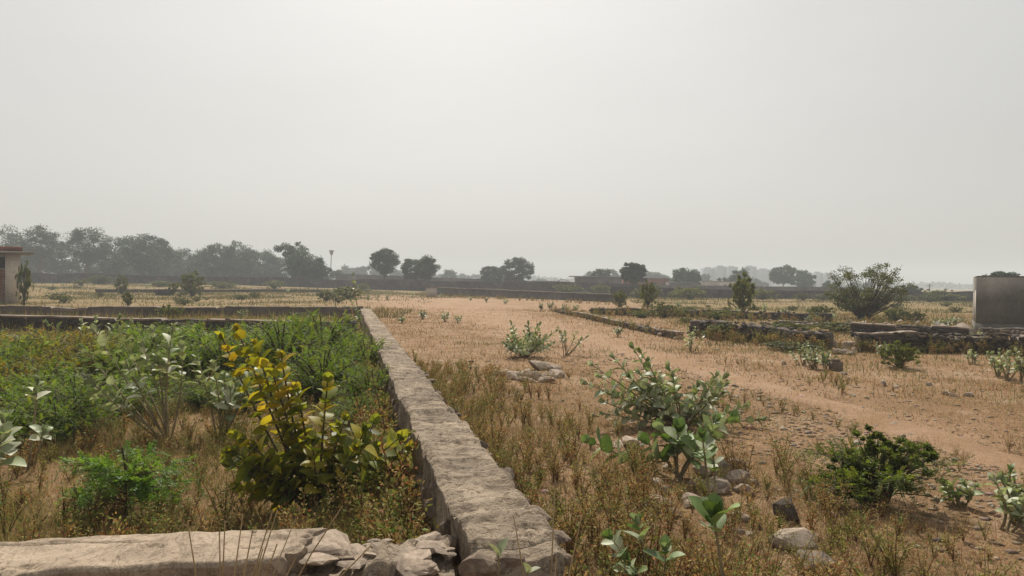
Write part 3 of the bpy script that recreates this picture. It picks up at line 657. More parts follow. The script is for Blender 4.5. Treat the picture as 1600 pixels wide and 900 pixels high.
tree('field_tree', 'low spreading tree at the feet of the high rise blocks', 1138, 433, 44, 185, None, 'round', seed=243, trunk=0.1)
tree('field_tree', 'broad rounded tree between the two clusters of high rise blocks', 1224, 413, 44, 195, None, 'round', seed=244, trunk=0.25, dens=1.3)
tree('field_tree', 'darker tree joined to the broad rounded tree near the high rise blocks', 1254, 422, 38, 190, None, 'round', seed=245, trunk=0.1, dens=1.1)
tree('field_tree', 'small round tree under the smaller cluster of high rise blocks', 1299, 439, 24, 165, None, 'round', seed=246, trunk=0.1, dens=0.8)
tree('field_tree', 'dark bushy tree beside the spreading acacia', 1418, 445, 44, 110, None, 'round', seed=247, trunk=0.1)
tree('field_tree', 'tree showing its crown above the roof of the grey block room', 1562, 424, 62, 70, None, 'umbrella', seed=248, trunk=0.5, dens=1.3)
HZ = 'pale distant trees along the horizon'
for k, (px, pyt, w, d) in enumerate([(548, 415, 36, 330), (580, 412, 50, 330), (560, 420, 40, 360), (618, 420, 40, 340), (702, 421, 26, 280), (722, 428, 30, 420), (745, 429, 34, 430), (690, 428, 36, 420), (845, 437, 30, 380),
                                     (862, 439, 26, 380), (955, 420, 24, 300), (925, 421, 26, 300), (1022, 424, 40, 290), (1040, 426, 36, 300), (1100, 428, 26, 300), (508, 418, 26, 330), (1340, 440, 40, 300), (630, 424, 40, 380), (1180, 436, 40, 300)]):
    tree('distant_tree', 'pale distant tree dissolving in haze along the horizon', px, pyt, w, d, None, 'round', HZ, 300 + k, 0.7, 0.05)
# far wood as one mass
mb = MB(); g = np.random.default_rng(77); n = 26000
ang = g.uniform(-0.75, 0.75, n); dd = g.uniform(690, 900, n)
hh = (2.5 + 3.5 * (vnoise(ang * 42, 0.3, 3)) + 2.5 * vnoise(ang * 13, 1.3, 4)) * np.where(np.sin(ang) > 0.46, 0.75, 1.0)
pts = np.stack([np.tan(ang) * dd, dd, ground_z(np.tan(ang) * dd, dd) + hh * g.uniform(0, 1, n) ** 0.6], -1)
leaf_quads(mb, pts, rand_dirs(n, g), rand_dirs(n, g), g.uniform(2.0, 4.0, n), g.uniform(1.5, 3.0, n), palette(n, GREENS, 0.3, g))
tag(mb.build('distant_wood', M['far_leaf']), 'band of hazy woodland along the horizon', 'woodland', kind='stuff')

# ------------------------------------------------------------------ feathery shrubs
def feather_mesh(seed, rad, height, nst, cols, leaf=0.02, twig=0.16, ntw=12, nlf=11, flat=0.0, core=0.25):
    """fronds of small leaflets on arching stems; returns (foliage mesh buffer, stem mesh buffer)"""
    g = np.random.default_rng(seed); fo = MB(); st = MB()
    for k in range(nst):
        a = g.uniform(0, 2 * np.pi); r = rad * g.uniform(0.15, 1.0) ** 0.6
        z = height * (1 - 0.62 * (r / rad) ** 2) * g.uniform(0.5, 1.08)
        if flat: z = height * g.choice([0.45, 0.68, 0.95]) * g.uniform(0.9, 1.05) * (1 - 0.25 * (r / rad))
        tip = np.array([math.cos(a) * r, math.sin(a) * r, z]); b0 = np.array([g.normal() * 0.04, g.normal() * 0.04, 0])
        mid = np.array([tip[0] * 0.35, tip[1] * 0.35, z * 0.85])
        if flat: b0 = np.array([0, 0, z * 0.6]); mid = np.array([tip[0] * 0.5, tip[1] * 0.5, z * 1.08])
        cv = bez(b0, mid, tip, 7); tube(st, cv, np.linspace(0.010, 0.003, 7) * ((1 + height) if not flat else 0.55), 4)
        t = np.sort(g.uniform(core, 1.0, ntw)); cp = (1 - t)[:, None] ** 2 * b0 + (2 * t * (1 - t))[:, None] * mid + (t * t)[:, None] * tip
        td = 2 * (1 - t)[:, None] * (mid - b0) + 2 * t[:, None] * (tip - mid); td /= np.linalg.norm(td, axis=1)[:, None] + 1e-9
        side = rand_dirs(ntw, g); side -= td * (side * td).sum(1)[:, None]; side /= np.linalg.norm(side, axis=1)[:, None]
        dr = td * 0.55 + side * 0.8 + np.array([0, 0, 0.15]); dr /= np.linalg.norm(dr, axis=1)[:, None]
        tl = twig * g.uniform(0.6, 1.25, ntw)
        sx = np.cross(dr, np.array([0, 0, 1.])); sx /= np.linalg.norm(sx, axis=1)[:, None] + 1e-9
        up = np.cross(sx, dr)
        q = (np.arange(nlf) + 0.5) / nlf
        c = cp[:, None] + dr[:, None] * (tl[:, None] * q[None])[..., None] - np.array([0, 0, 1.]) * (0.25 * tl[:, None] * q[None] ** 2)[..., None]
        colk = palette(ntw, cols, 0.3, g)
        for sg in (-1, 1):
            ld = (sx * sg)[:, None] * 0.9 + dr[:, None] * 0.45 + 0.3 * g.normal(size=c.shape); ld /= np.linalg.norm(ld, axis=-1)[..., None]
            nn = up[:, None] + 0.35 * g.normal(size=c.shape); nn /= np.linalg.norm(nn, axis=-1)[..., None]
            m = c.shape[0] * c.shape[1]
            leaf_quads(fo, c.reshape(-1, 3), ld.reshape(-1, 3), nn.reshape(-1, 3), leaf * g.uniform(0.7, 1.4, m), leaf * 0.42 * g.uniform(0.8, 1.3, m), np.repeat(colk, nlf, 0))
    return fo, st
SHRUB_G = [(0.13, 0.211, 0.032), (0.173, 0.259, 0.038), (0.097, 0.167, 0.027), (0.227, 0.281, 0.043)]
SHRUB_Y = [(0.20, 0.20, 0.03), (0.28, 0.22, 0.03), (0.13, 0.17, 0.03), (0.32, 0.22, 0.03)]
OLIVE = [(0.11, 0.13, 0.04), (0.085, 0.11, 0.035), (0.15, 0.15, 0.05)]
def shrub_proto(name, seed, rad, height, nst, cols, **kw):
    fo, st = feather_mesh(seed, rad, height, nst, cols, **kw)
    a = fo.mesh(name + '_foliage'); b = st.mesh(name + '_stems', True); a.materials.append(M['leaf']); b.materials.append(M['bark'])
    return a, b
SH = [shrub_proto('thorn_shrub', 500 + k, 1.0, 1.0, 100, SHRUB_G, leaf=0.025, twig=0.24, ntw=14, nlf=13) for k in range(3)]
SY = [shrub_proto('yellow_shrub', 520, 1.0, 0.9, 80, SHRUB_Y, leaf=0.024, twig=0.2, ntw=13, nlf=11)]
SO = []
for k in range(3):
    g = np.random.default_rng(530 + k); fo = MB(); st = MB()
    cs = crown(fo, np.array([0, 0, 0.52]), 0.95, 0.95, 0.52, 80, 60, 0.07, OLIVE, g, 'spiky', 0.3)
    for c in cs[:26]: tube(st, bez((g.normal() * 0.05, g.normal() * 0.05, -0.05), c * np.array([0.35, 0.35, 0.6]), c, 6), np.linspace(0.03, 0.008, 6), 4)
    a_ = fo.mesh('olive_foliage'); b_ = st.mesh('olive_stems', True); a_.materials.append(M['leaf']); b_.materials.append(M['bark']); SO.append((a_, b_))
def place_shrub(name, label, proto, loc, rad, height, group=None, cat='bush', rz=None):
    e = empty(name, loc, R.uniform(0, 6.28) if rz is None else rz, label, cat, group); e.scale = (rad, rad, height)
    tag(link('foliage', proto[0], None, e), kind='stuff'); link('stems', proto[1], None, e)
    return e
TG = 'green thorn bushes of the thicket in the walled plot'; TL = 'feathery bright green thorn bush in the thicket inside the walled plot'
for px, py, rad, h in [(580, 648, 0.55, 0.54), (505, 628, 0.8, 0.84), (572, 598, 0.65, 0.67), (440, 600, 1.0, 1.14), (505, 575, 1.1, 1.10), (470, 560, 1.0, 0.92), (350, 600, 0.8, 0.90), (325, 568, 1.3, 0.92), (415, 558, 1.4, 0.81), (235, 580, 1.0, 0.87),
                       (180, 605, 0.8, 0.69), (250, 556, 1.4, 0.76), (120, 655, 0.8, 0.62), (60, 645, 0.7, 0.69), (20, 600, 1.0, 0.78), (185, 648, 0.65, 0.50), (550, 560, 0.8, 0.67), (318, 635, 0.5, 0.39), (-60, 620, 1.0, 1.01), (90, 682, 0.65, 0.5), (10, 700, 0.6, 0.5), (560, 675, 0.42, 0.42), (380, 640, 0.6, 0.5), (230, 632, 0.6, 0.55), (300, 600, 0.8, 0.75)]:
    w_ = 'pressed against the mortar wall' if px >= 540 else 'along the dark cross wall' if py <= 576 else 'at the front edge of the thicket by the dry grass' if py >= 632 else 'in the middle of the thicket'
    place_shrub('thorn_bush', 'feathery green thorn bush ' + w_, SH[R.randrange(3)], G(px, py), rad, h, 'thorn bushes ' + w_)
for px, py, rad, h in [(60, 598, 1.0, 0.8), (115, 606, 0.75, 0.75), (20, 565, 1.1, 0.7), (-40, 575, 1.2, 0.8), (150, 578, 1.0, 0.85), (85, 575, 1.0, 0.9), (45, 625, 0.7, 0.7), (120, 590, 0.8, 0.9)]:
    place_shrub('yellowing_bush', 'yellowing feathery bush among the green thicket of the walled plot', SY[0], G(px, py), rad, h, 'yellowing bushes in the thicket')
# olive bushes out in the fields
for px, py, wpx, hpx, lab in [(300, 463, 50, 40, 'bushy olive sapling standing alone in the field behind the cross walls'), (190, 461, 26, 32, 'thin olive sapling between the brick room and the bushy sapling'),
                              (270, 462, 20, 22, 'small olive bush close beside the bushy sapling'), (200, 480, 20, 26, 'slender green sprig rising before the plastered cross wall'), (1012, 485, 34, 48, 'slim green sapling before the weathered dark wall'),
                              (1160, 493, 58, 64, 'tall green sapling with milkweeds at its foot'), (968, 480, 34, 26, 'small grey green bush against the smooth grey wall'), (1404, 575, 80, 40, 'rounded straw coloured bush in front of the long boundary wall'),
                              (265, 500, 46, 22, 'low olive bush leaning on the plastered cross wall'), (1330, 478, 50, 30, 'olive bush under the left limbs of the acacia'), (1310, 520, 90, 18, 'flat green bush growing over the gap behind the collapsed wall'),
                              (38, 478, 26, 70, 'tall scrubby bush against the side of the brick room'), (1230, 522, 90, 20, 'creeping green bush along the top of the collapsed wall'), (545, 468, 60, 22, 'grey green bush at the far end of the mortar wall'), (510, 470, 40, 16, 'low weedy bush beyond the plastered cross wall'),
                              (1130, 530, 70, 26, 'dark green bush covering the face of the collapsed wall'), (1240, 548, 120, 14, 'low weedy growth at the foot of the collapsed wall')]:
    p = G(px, py); d = p.y
    place_shrub('olive_bush', lab, SO[R.randrange(2)], p, wpx / 2 / F * d, hpx / F * d)
for k in range(34):
    px = R.uniform(60, 1500); d = R.uniform(105, 116) if px < 950 else R.uniform(82, 90)
    p = W(px, d); w_ = R.uniform(0.7, 2.2)
    place_shrub('wall_bush', 'low olive bush growing along the foot of the far dark walls', SO[R.randrange(3)], p, w_, w_ * R.uniform(0.4, 0.8), 'bushes along the far dark walls')
for k in range(44):
    if k % 2: p = G(R.uniform(60, 540), R.uniform(450, 478))
    else: p = G(R.uniform(980, 1500), R.uniform(476, 506))
    w_ = R.uniform(0.25, 0.8)
    place_shrub('field_scrub', 'small olive scrub tuft ' + ('in the field behind the plastered cross wall' if k % 2 else 'between the low stone walls and the far wall'), SO[R.randrange(3)], p, w_, w_ * R.uniform(0.5, 1.0), 'scrub in the field ' + ('behind the cross wall' if k % 2 else 'beyond the low walls'))
# small feathery sapling in the left plot, and the dark bush on the right
fo, st = feather_mesh(601, 0.50, 0.52, 42, [(0.12, 0.21, 0.035), (0.14, 0.24, 0.04), (0.09, 0.16, 0.03)], leaf=0.019, twig=0.11, ntw=18, nlf=12, flat=1)
e = empty('sapling', G(197, 803), 0.4, 'small feathery green sapling with flat layered branches on dry grass', 'sapling')
tube(st, bez((0, 0, -0.02), (0.02, 0, 0.25), (-0.03, 0, 0.5), 6), np.linspace(0.014, 0.006, 6), 6)
tag(fo.build('foliage', M['leaf'], e), kind='stuff'); st.build('stem', M['bark'], e, smooth=True)
DKB = [(0.085, 0.12, 0.025), (0.11, 0.15, 0.03), (0.06, 0.085, 0.02), (0.15, 0.165, 0.04)]
fo, st = feather_mesh(611, 0.60, 0.46, 36, DKB, leaf=0.018, twig=0.12, ntw=18, nlf=10, core=0.45, flat=1)
g = np.random.default_rng(612)
cs = np.concatenate([crown(fo, np.array(c), rx, rx * 0.8, rz_, k, 190, 0.021, DKB, g, 'spiky', 0.2) for c, rx, rz_, k in (((0, 0, 0.34), 0.36, 0.24, 46), ((-0.30, 0, 0.22), 0.26, 0.15, 26), ((0.34, 0.05, 0.36), 0.22, 0.12, 22), ((-0.02, 0, 0.49), 0.17, 0.09, 14))])
for c in cs: tube(st, bez((g.normal() * 0.03, g.normal() * 0.03, -0.02), c * np.array([0.4, 0.4, 0.6]), c, 5), np.linspace(0.008, 0.002, 5), 4)
e = empty('dark_bush', G(1370, 795), 0.0, 'dark green bush with a deep shadow under it beside the stony track', 'bush')
tag(fo.build('foliage', M['leaf'], e), kind='stuff'); st.build('stems', M['bark'], e, smooth=True)
# acacia
g = np.random.default_rng(71); base = G(1352, 499); e = empty('acacia', base, 0, 'spreading acacia with thin open branches in front of the dark wall', 'tree')
fo = MB(); st = MB(); d = base.y; w = 138 / F * d; H = 88 / F * d
ACC = [(0.13, 0.15, 0.05), (0.10, 0.125, 0.04), (0.18, 0.175, 0.06)]
cs = list(crown(fo, np.array([0, 0, H * 0.58]), w * 0.5, w * 0.5, H * 0.46, 105, 70, 0.085, ACC, g, 'spiky', 0.5)) + list(crown(fo, np.array([-0.3, 0, H * 0.28]), w * 0.36, w * 0.36, H * 0.25, 40, 110, 0.085, ACC, g))
for c in cs:
    s0 = np.array([g.normal() * 0.1, g.normal() * 0.1, 0]); tip = c + (c - np.array([0, 0, H * 0.3])) * g.uniform(0.02, 0.16)
    cv = bez(s0, np.array([tip[0] * 0.45, tip[1] * 0.45, tip[2] * 0.5]) + g.normal(size=3) * 0.12, tip, 7); tube(st, cv, np.linspace(0.035, 0.006, 7), 4)
tag(fo.build('crown', M['far_leaf'], e), kind='stuff'); st.build('trunk', M['bark'], e, smooth=True)

# ------------------------------------------------------------------ milkweeds (large oval leaves in pairs)
def blade_leaf(name, ln, wd, prof, colt, colb, cup=0.12, bend=0.15, seg=6, mat='milk', lobes=0):
    v = []; c = []; f = []
    for i in range(seg + 1):
        t = i / seg; w = wd / 2 * prof(t)
        z = bend * ln * (t - t * t) * 2 - 0.05 * ln * t
        for sgn in (-1, 0, 1):
            v.append((sgn * w, ln * t, z + abs(sgn) * cup * w)); k = 1.12 if sgn == 0 else 1.0
            jj = 0.85 + 0.3 * vnoise(np.array([t * 5 + wd * 31]), np.array([sgn * 2.0 + colt[0] * 90]), 3)[0]; tb = max(0.0, t - 0.75) * 1.2 if mat == 'yellow' else 0.0
            c.append([x * k * jj * (1 - tb) + y_ * tb for x, y_ in zip(colt, (0.22, 0.13, 0.04))])
    for i in range(seg):
        for s_ in (0, 1):
            a = i * 3 + s_; f.append((a, a + 1, a + 4, a + 3))
    m_ = MB(); m_.add(v, f, np.array(c)); me = m_.mesh(name, True); me.materials.append(M[mat]); return me
obov = lambda t: max(0.03, (math.sin(math.pi * min(1, t ** 0.85)) ** 0.55) * (0.75 + 0.35 * t)) if 0 < t < 1 else (0.35 if t == 0 else 0.12)
heart = lambda t: max(0.02, math.sin(math.pi * (0.12 + 0.88 * t)) ** 0.75 * (1.15 - 0.45 * t)) if t < 1 else 0.02
ML = [blade_leaf('milkweed_leaf_shape', 1, 0.66, obov, c, c, cu, be) for c, cu, be in (((0.36, 0.38, 0.25), 0.25, 0.16), ((0.25, 0.29, 0.16), 0.35, 0.28), ((0.50, 0.50, 0.38), 0.45, 0.1), ((0.18, 0.22, 0.11), 0.2, 0.3), ((0.32, 0.33, 0.17), 0.5, 0.35))]
MG = [blade_leaf('green_leaf_shape', 1, 0.80, obov, c, c, cu, be) for c, cu, be in (((0.12, 0.18, 0.05), 0.15, 0.10), ((0.16, 0.22, 0.075), 0.25, 0.16), ((0.30, 0.33, 0.20), 0.3, 0.05))]
YL = [blade_leaf('yellow_leaf_shape', 1, 0.92, heart, c, c, cu, be, 6, 'yellow') for c, cu, be in (((0.36, 0.31, 0.045), 0.1, 0.2), ((0.26, 0.275, 0.045), 0.2, 0.25), ((0.17, 0.205, 0.045), 0.15, 0.15), ((0.42, 0.31, 0.05), 0.3, 0.2), ((0.135, 0.165, 0.045), 0.1, 0.1))]
def leaf_matrix(p, d, up, size):
    d = Vector(d).normalized(); x = d.cross(Vector(up)); 
    if x.length < 1e-4: x = Vector((1, 0, 0))
    x.normalize(); z = x.cross(d)
    return Matrix.Translation(p) @ Matrix((x, d, z)).transposed().to_4x4() @ Matrix.Scale(size, 4)
def leafy_stem(stems, leaves, b0, mid, tip, npair, size, g, lo=0.45, r0=0.012, upw=0.5, alt=False, rosette=True):
    cv = bez(b0, mid, tip, 9); tube(stems, cv, np.linspace(r0, r0 * 0.45, 9), 6)
    ph = g.uniform(0, 6.28)
    for k in range(npair):
        t = lo + (1 - lo) * (k + 0.5) / npair; i = min(7, int(t * 8)); p = cv[i] + (cv[i + 1] - cv[i]) * (t * 8 - i)
        tg = Vector(cv[i + 1] - cv[i]).normalized(); a = tg.orthogonal().normalized(); b = tg.cross(a)
        up = upw + 0.5 * (k / npair) ** 2
        for s_ in ((0,) if alt else (0, math.pi)):
            an = ph + (k * 2.4 if alt else k * 1.57) + s_ + g.normal() * 0.2
            o = a * math.cos(an) + b * math.sin(an)
            d = o * 1.0 + tg * up * g.uniform(0.6, 1.3) + Vector((0, 0, g.normal() * 0.15))
            leaves.append((Vector(p), d, tg * 1.0 - o * 0.4 + Vector(g.normal(size=3) * 0.2), size * g.uniform(0.7, 1.15) * (1 - 0.35 * (k == npair - 1))))
    if rosette:
        for q in range(4):
            an = ph + q * 1.57; o = a * math.cos(an) + b * math.sin(an)
            leaves.append((Vector(cv[-1]), o * 0.45 + tg, tg - o, size * g.uniform(0.45, 0.75)))
def milkweed(name, label, loc, spec, size, seed, shapes=None, group=None, cat='milkweed', parts=True, stem='stem', npair=5, lo=0.45, r0=0.012, alt=False, rosette=True, upw=0.5):
    """spec: list of stem tips (dx, dy, z)"""
    g = np.random.default_rng(seed); shapes = shapes or ML
    e = empty(name, loc, 0, label, cat, group); st = MB(); lv = []
    for t in spec:
        tip = np.array(t, float); b0 = np.array([g.normal() * 0.02, g.normal() * 0.02, -0.03])
        mid = np.array([tip[0] * 0.45 + g.normal() * 0.05, tip[1] * 0.45 + g.normal() * 0.05, tip[2] * 0.45])
        leafy_stem(st, lv, b0, mid, tip, npair, size, g, lo, r0, upw, alt, rosette)
    st.build('stem', M[stem], e, smooth=True)
    if parts:
        for p, d, up, s_ in lv: link('leaf', shapes[int(g.integers(len(shapes)))], None, e, mw=leaf_matrix(p, d, up, s_))
    else:
        m_ = MB()
        for p, d, up, s_ in lv:
            me = shapes[int(g.integers(len(shapes)))]; mw = leaf_matrix(p, d, up, s_)
            v = np.array([mw @ me.vertices[q].co for q in (0, 6, 7, 8, 12, 13, 14, 19)]); c0 = me.color_attributes['Col'].data[0].color[:3]
            m_.add(v, [(0, 1, 2, 2), ], c0) if False else m_.add(v, np.array([(0, 2, 1), (0, 3, 2), (4, 5, 7), (5, 6, 7)]), c0); m_.add(v, np.array([(1, 2, 5, 4), (2, 3, 6, 5)]), c0)
        tag(m_.build('leaves', M['milk'], e, smooth=True), kind='stuff')
    return e
def spread(n, rad, h, seed, zmin=0.5):
    g = np.random.default_rng(seed); o = []
    for k in range(n):
        a = 6.283 * (k + g.uniform(-0.3, 0.3)) / n; r = rad * g.uniform(0.25, 1.0)
        o.append((math.cos(a) * r, math.sin(a) * r, h * (g.uniform(zmin, 1.0)) * (1 - 0.3 * (r / rad) ** 2)))
    return o
def px_tips(base, lst):
    """stem tips given by where they show in the photograph: (px, py, depth offset)"""
    o = []
    for px, py, dy in lst:
        q = D(px, py, base.y + dy); o.append((q.x - base.x, dy, q.z - base.z))
    return o
b = G(1065, 668)
milkweed('milkweed', 'large sprawling milkweed with many leafy stems on the dry ground beside the lane', b, px_tips(b, [(928, 572, .1), (918, 600, -.2), (960, 560, .2), (990, 545, .3), (1002, 552, -.1), (1015, 570, .2), (985, 590, -.3), (1010, 612, -.2), (1045, 575, .3), (1052, 590, 0), (945, 628, -.2), (965, 615, .1),
    (1080, 622, .4), (1078, 640, -.2), (1130, 592, .1), (1126, 618, 0), (1160, 635, .2), (1186, 655, 0), (1035, 600, .5), (1000, 585, .5), (940, 590, .4), (1100, 650, -.1)] + [(R.uniform(930, 1140), R.uniform(585, 655), R.uniform(-.4, .4)) for _ in range(14)]), 0.15, 701, npair=5, lo=0.45)
b = G(1058, 752)
milkweed('milkweed', 'low milkweed with big round leaves at the front of the sprawling milkweed', b, px_tips(b, [(1035, 668, .2), (1060, 675, -.05), (1075, 690, .1), (1115, 660, .15), (1140, 655, .3), (1010, 690, .1), (1095, 690, -.2), (925, 690, .3)]), 0.175, 702, shapes=MG + ML[:1], npair=5, lo=0.5, r0=0.014)
b = Vector((1.02, 3.35, gz(1.02, 3.35)))
milkweed('milkweed', 'young milkweed sprout with upright green leaves on a bare stalk among rust weeds', b, [(-0.10, -0.02, 0.57)], 0.165, 703, shapes=MG, npair=3, lo=0.86, r0=0.013, upw=0.9)
milkweed('milkweed', 'second young stalk with small green leaves beside the pale rubble', Vector((1.38, 5.0, gz(1.38, 5.0))), [(-0.08, 0, 0.58), (0.02, 0.1, 0.45)], 0.12, 704, shapes=MG, npair=3, lo=0.7)
b = Vector((0.72, 3.75, gz(.72, 3.75)))
milkweed('milkweed', 'little sprig of bright green leaves next to the near end of the mortar wall', b, [(-0.2, 0, 0.30), (-0.05, 0.1, 0.34), (0.05, -0.1, 0.28), (-0.12, -0.08, 0.2)], 0.115, 705, shapes=MG, npair=2, lo=0.75, r0=0.006)
milkweed('milkweed', 'single pale leafy shoot growing against the end of the mortar wall', Vector((-0.02, 2.62, 0)), [(-0.02, 0.02, 0.70), (0.09, -0.03, 0.66)], 0.105, 706, shapes=MG[2:] + ML[2:3], npair=1, lo=0.92, r0=0.007, rosette=False, upw=1.2)
b = G(262, 690)
milkweed('milkweed', 'tall branching milkweed with pale leaves and bare stems before the thicket', b, px_tips(b, [(240, 520, .2), (262, 530, .4), (270, 515, -.1), (225, 545, .1), (150, 520, .3), (130, 545, 0), (185, 515, .5), (135, 590, -.1), (200, 575, -.3), (215, 600, 0), (255, 570, .3), (285, 545, .2), (140, 600, .2), (180, 620, -.2)]), 0.15, 711, npair=5, lo=0.6)
b = G(345, 688)
milkweed('milkweed', 'bushy milkweed with drooping cream edged leaves beside the yellow leaved shrub', b, px_tips(b, [(310, 565, .1), (335, 575, -.1), (350, 590, 0), (375, 580, .2), (390, 590, .1), (360, 610, -.2), (330, 610, .1), (395, 575, .3)]), 0.15, 712, npair=5, lo=0.5)
b = G(52, 735)
milkweed('milkweed', 'slim milkweed with one tall leafy stalk and a short side shoot in the left plot', b, px_tips(b, [(58, 600, 0), (68, 675, -.1)]), 0.13, 713, npair=3, lo=0.8)
b = Vector((-3.2, 4.35, gz(-3.2, 4.35)))
milkweed('milkweed', 'milkweed with broad pale leaves tilted up near the end of the capped wall', b, px_tips(b, [(6, 662, 0), (2, 690, -.1), (-30, 670, .1)]), 0.17, 714, npair=3, lo=0.75, shapes=ML[:3])
b = G(140, 560)
milkweed('milkweed', 'milkweed tips showing above the yellowing bushes by the dark cross wall', b, px_tips(b, [(128, 505, 0), (150, 500, .1), (185, 498, .2), (200, 505, -.1), (75, 505, .1)]), 0.19, 715, npair=3, lo=0.6, shapes=ML[:3])
b = G(820, 560)
milkweed('milkweed', 'round silvery milkweed clump with bare crooked stems in the middle of the lane', b, spread(30, 0.75, 0.78, 721, 0.35), 0.13, 716, npair=5, lo=0.5)
b = G(885, 556)
milkweed('milkweed', 'thin stemmed milkweed leaning away from the round silvery clump', b, spread(7, 0.5, 0.75, 722, 0.6), 0.11, 717, npair=4, lo=0.55)
def mw_where(px, py):
    for x0, x1, y0, y1, w in ((620, 730, 495, 510, 'in the sandy lane before its far end'), (560, 800, 455, 480, 'at the far end of the sandy lane'), (840, 1000, 480, 526, 'beside the thin slanting wall'), (1040, 1090, 470, 560, 'by the green sapling and the collapsed wall'),
                              (1140, 1235, 485, 500, 'at the foot of the tall green sapling'), (1250, 1305, 495, 510, 'on the tumbled footings'), (1250, 1295, 565, 580, 'round the grey cut block'), (1460, 1500, 505, 520, 'among the broken slabs by the grey room'),
                              (1515, 1600, 540, 600, 'in front of the long boundary wall'), (1370, 1390, 550, 570, 'beside the rounded straw bush'), (1490, 1600, 780, 840, 'beside the track near the dark green bush'), (1400, 1510, 465, 475, 'in the field below the far wall and grey room')):
        if x0 <= px <= x1 and y0 <= py <= y1: return 'small pale milkweed ' + w, 'milkweeds ' + w
    return 'small pale milkweed in the weedy field round the cross walls', 'milkweeds in the field round the cross walls'
k = 0
for px, py, h in [(660, 500, .42), (695, 503, .5), (715, 505, .35), (628, 507, .25), (1080, 550, .62), (965, 525, .3), (860, 485, .5), (880, 490, .5), (900, 488, .45), (845, 487, .45), (1195, 490, .6), (1225, 492, .4), (1150, 496, .5), (1255, 570, .5), (1270, 575, .45), (1290, 575, .4), (1530, 545, .5),
                  (1575, 595, .65), (1595, 598, .6), (1560, 590, .5), (1520, 570, .3), (1480, 515, .6), (1495, 512, .55), (1465, 515, .5), (590, 468, .6), (605, 469, .5), (575, 470, .5), (645, 463, .6), (690, 467, .5), (1265, 505, .4), (1275, 505, .4), (540, 490, .45), (1300, 500, .4), (100, 455, .9), (60, 450, .8), (230, 455, .8), (380, 500, .5), (450, 460, .7), (1060, 480, .4), (1380, 560, .4), (1500, 790, .25), (1570, 830, .35), (1590, 815, .4),
                  (735, 470, .4), (760, 473, .4), (790, 475, .4), (1500, 470, .6), (1420, 470, .5), (980, 487, .35), (1045, 495, .4)]:
    p = G(px, py); near = p.y < 16
    lab_, grp_ = mw_where(px, py)
    milkweed('small_milkweed', lab_, p, spread(4 if h < .4 else 6, h * 0.5, h, 740 + k, 0.6), 0.10 + 0.0012 * min(p.y, 40), 800 + k, group=grp_, parts=near, npair=4, lo=0.35); k += 1
# sapling at the far end of the mortar wall
b = G(566, 520)
milkweed('slender_sapling', 'slender crooked sapling growing beside the far end of the mortar wall', b, px_tips(b, [(552, 430, 0), (548, 470, .1), (560, 490, -.1), (540, 492, .1)]), 0.16, 731, shapes=MG, cat='sapling', parts=False, npair=7, lo=0.3, alt=True, r0=0.02)
# yellow leaved shrub
b = G(492, 800)
milkweed('yellow_shrub', 'leafy shrub with yellow and lime leaves on arching stems beside the mortar wall', b, px_tips(b, [(372, 518, .3), (348, 530, .4), (400, 540, .2), (425, 580, .1), (512, 596, 0), (465, 610, .1), (440, 560, .15)]), 0.125, 741, shapes=[YL[0], YL[1], YL[3], YL[0], YL[1], YL[2]], cat='shrub', npair=19, lo=0.46, alt=True, rosette=True, r0=0.012, stem='bark', upw=0.3)
milkweed('yellow_shrub', 'low dense lower growth of lime and dark green leaves under the arching yellow stems', b + Vector((0.05, -0.05, 0)), px_tips(b, [(365, 705, -.1), (385, 720, .1), (410, 690, .2), (440, 672, .1), (520, 668, .2), (560, 672, .1), (600, 690, .1), (625, 700, 0), (575, 660, .2), (545, 700, -.1), (480, 690, -.15), (460, 700, .2), (430, 740, -.1), (405, 745, 0), (610, 720, .1), (500, 710, .2), (352, 715, .1), (638, 715, .1), (645, 690, .2), (560, 690, .05), (590, 705, -.1), (620, 680, .15), (600, 735, 0), (635, 740, .1), (550, 735, -.1), (575, 745, -.2), (530, 655, .1), (370, 760, 0)] + [(R.uniform(355, 640), R.uniform(670, 770), R.uniform(-.25, .25)) for _ in range(12)]), 0.13, 742, shapes=[YL[1], YL[2], YL[4], YL[1], YL[0]], cat='shrub', npair=10, lo=0.4, alt=True, r0=0.009, stem='bark', upw=0.3)

# ------------------------------------------------------------------ rocks lying about
def rocks(lst, name, label, group, key='rock'):
    for px, py, wpx, hf in lst:
        p = G(px, py); s = wpx / F * p.y * (1.6 if 'rubble' in name or 'boulder' in name else 1.3)
        o = rock(name, key, (p.x, p.y, p.z + s * hf * 0.22), (s, s * R.uniform(0.6, 0.9), s * hf * 1.3))
        tag(o, label, 'rock', group)
rocks([(R.gauss(835, 26), R.uniform(580, 600), R.uniform(12, 30), R.uniform(0.35, 0.6)) for _ in range(22)] + [(828, 594, 46, 0.4), (845, 578, 40, 0.5), (868, 590, 36, 0.4)], 'heap_stone', 'grey stone of the flat heap beside the lane and the silvery milkweed', 'stones of the flat heap')
rocks([(722, 585, 16, .4), (735, 578, 12, .4), (755, 592, 14, .3), (736, 568, 14, .3), (688, 570, 10, .3)], 'scattered_stone', 'small flat stone lying between the mortar wall and the stone heap', 'flat stones beside the heap')
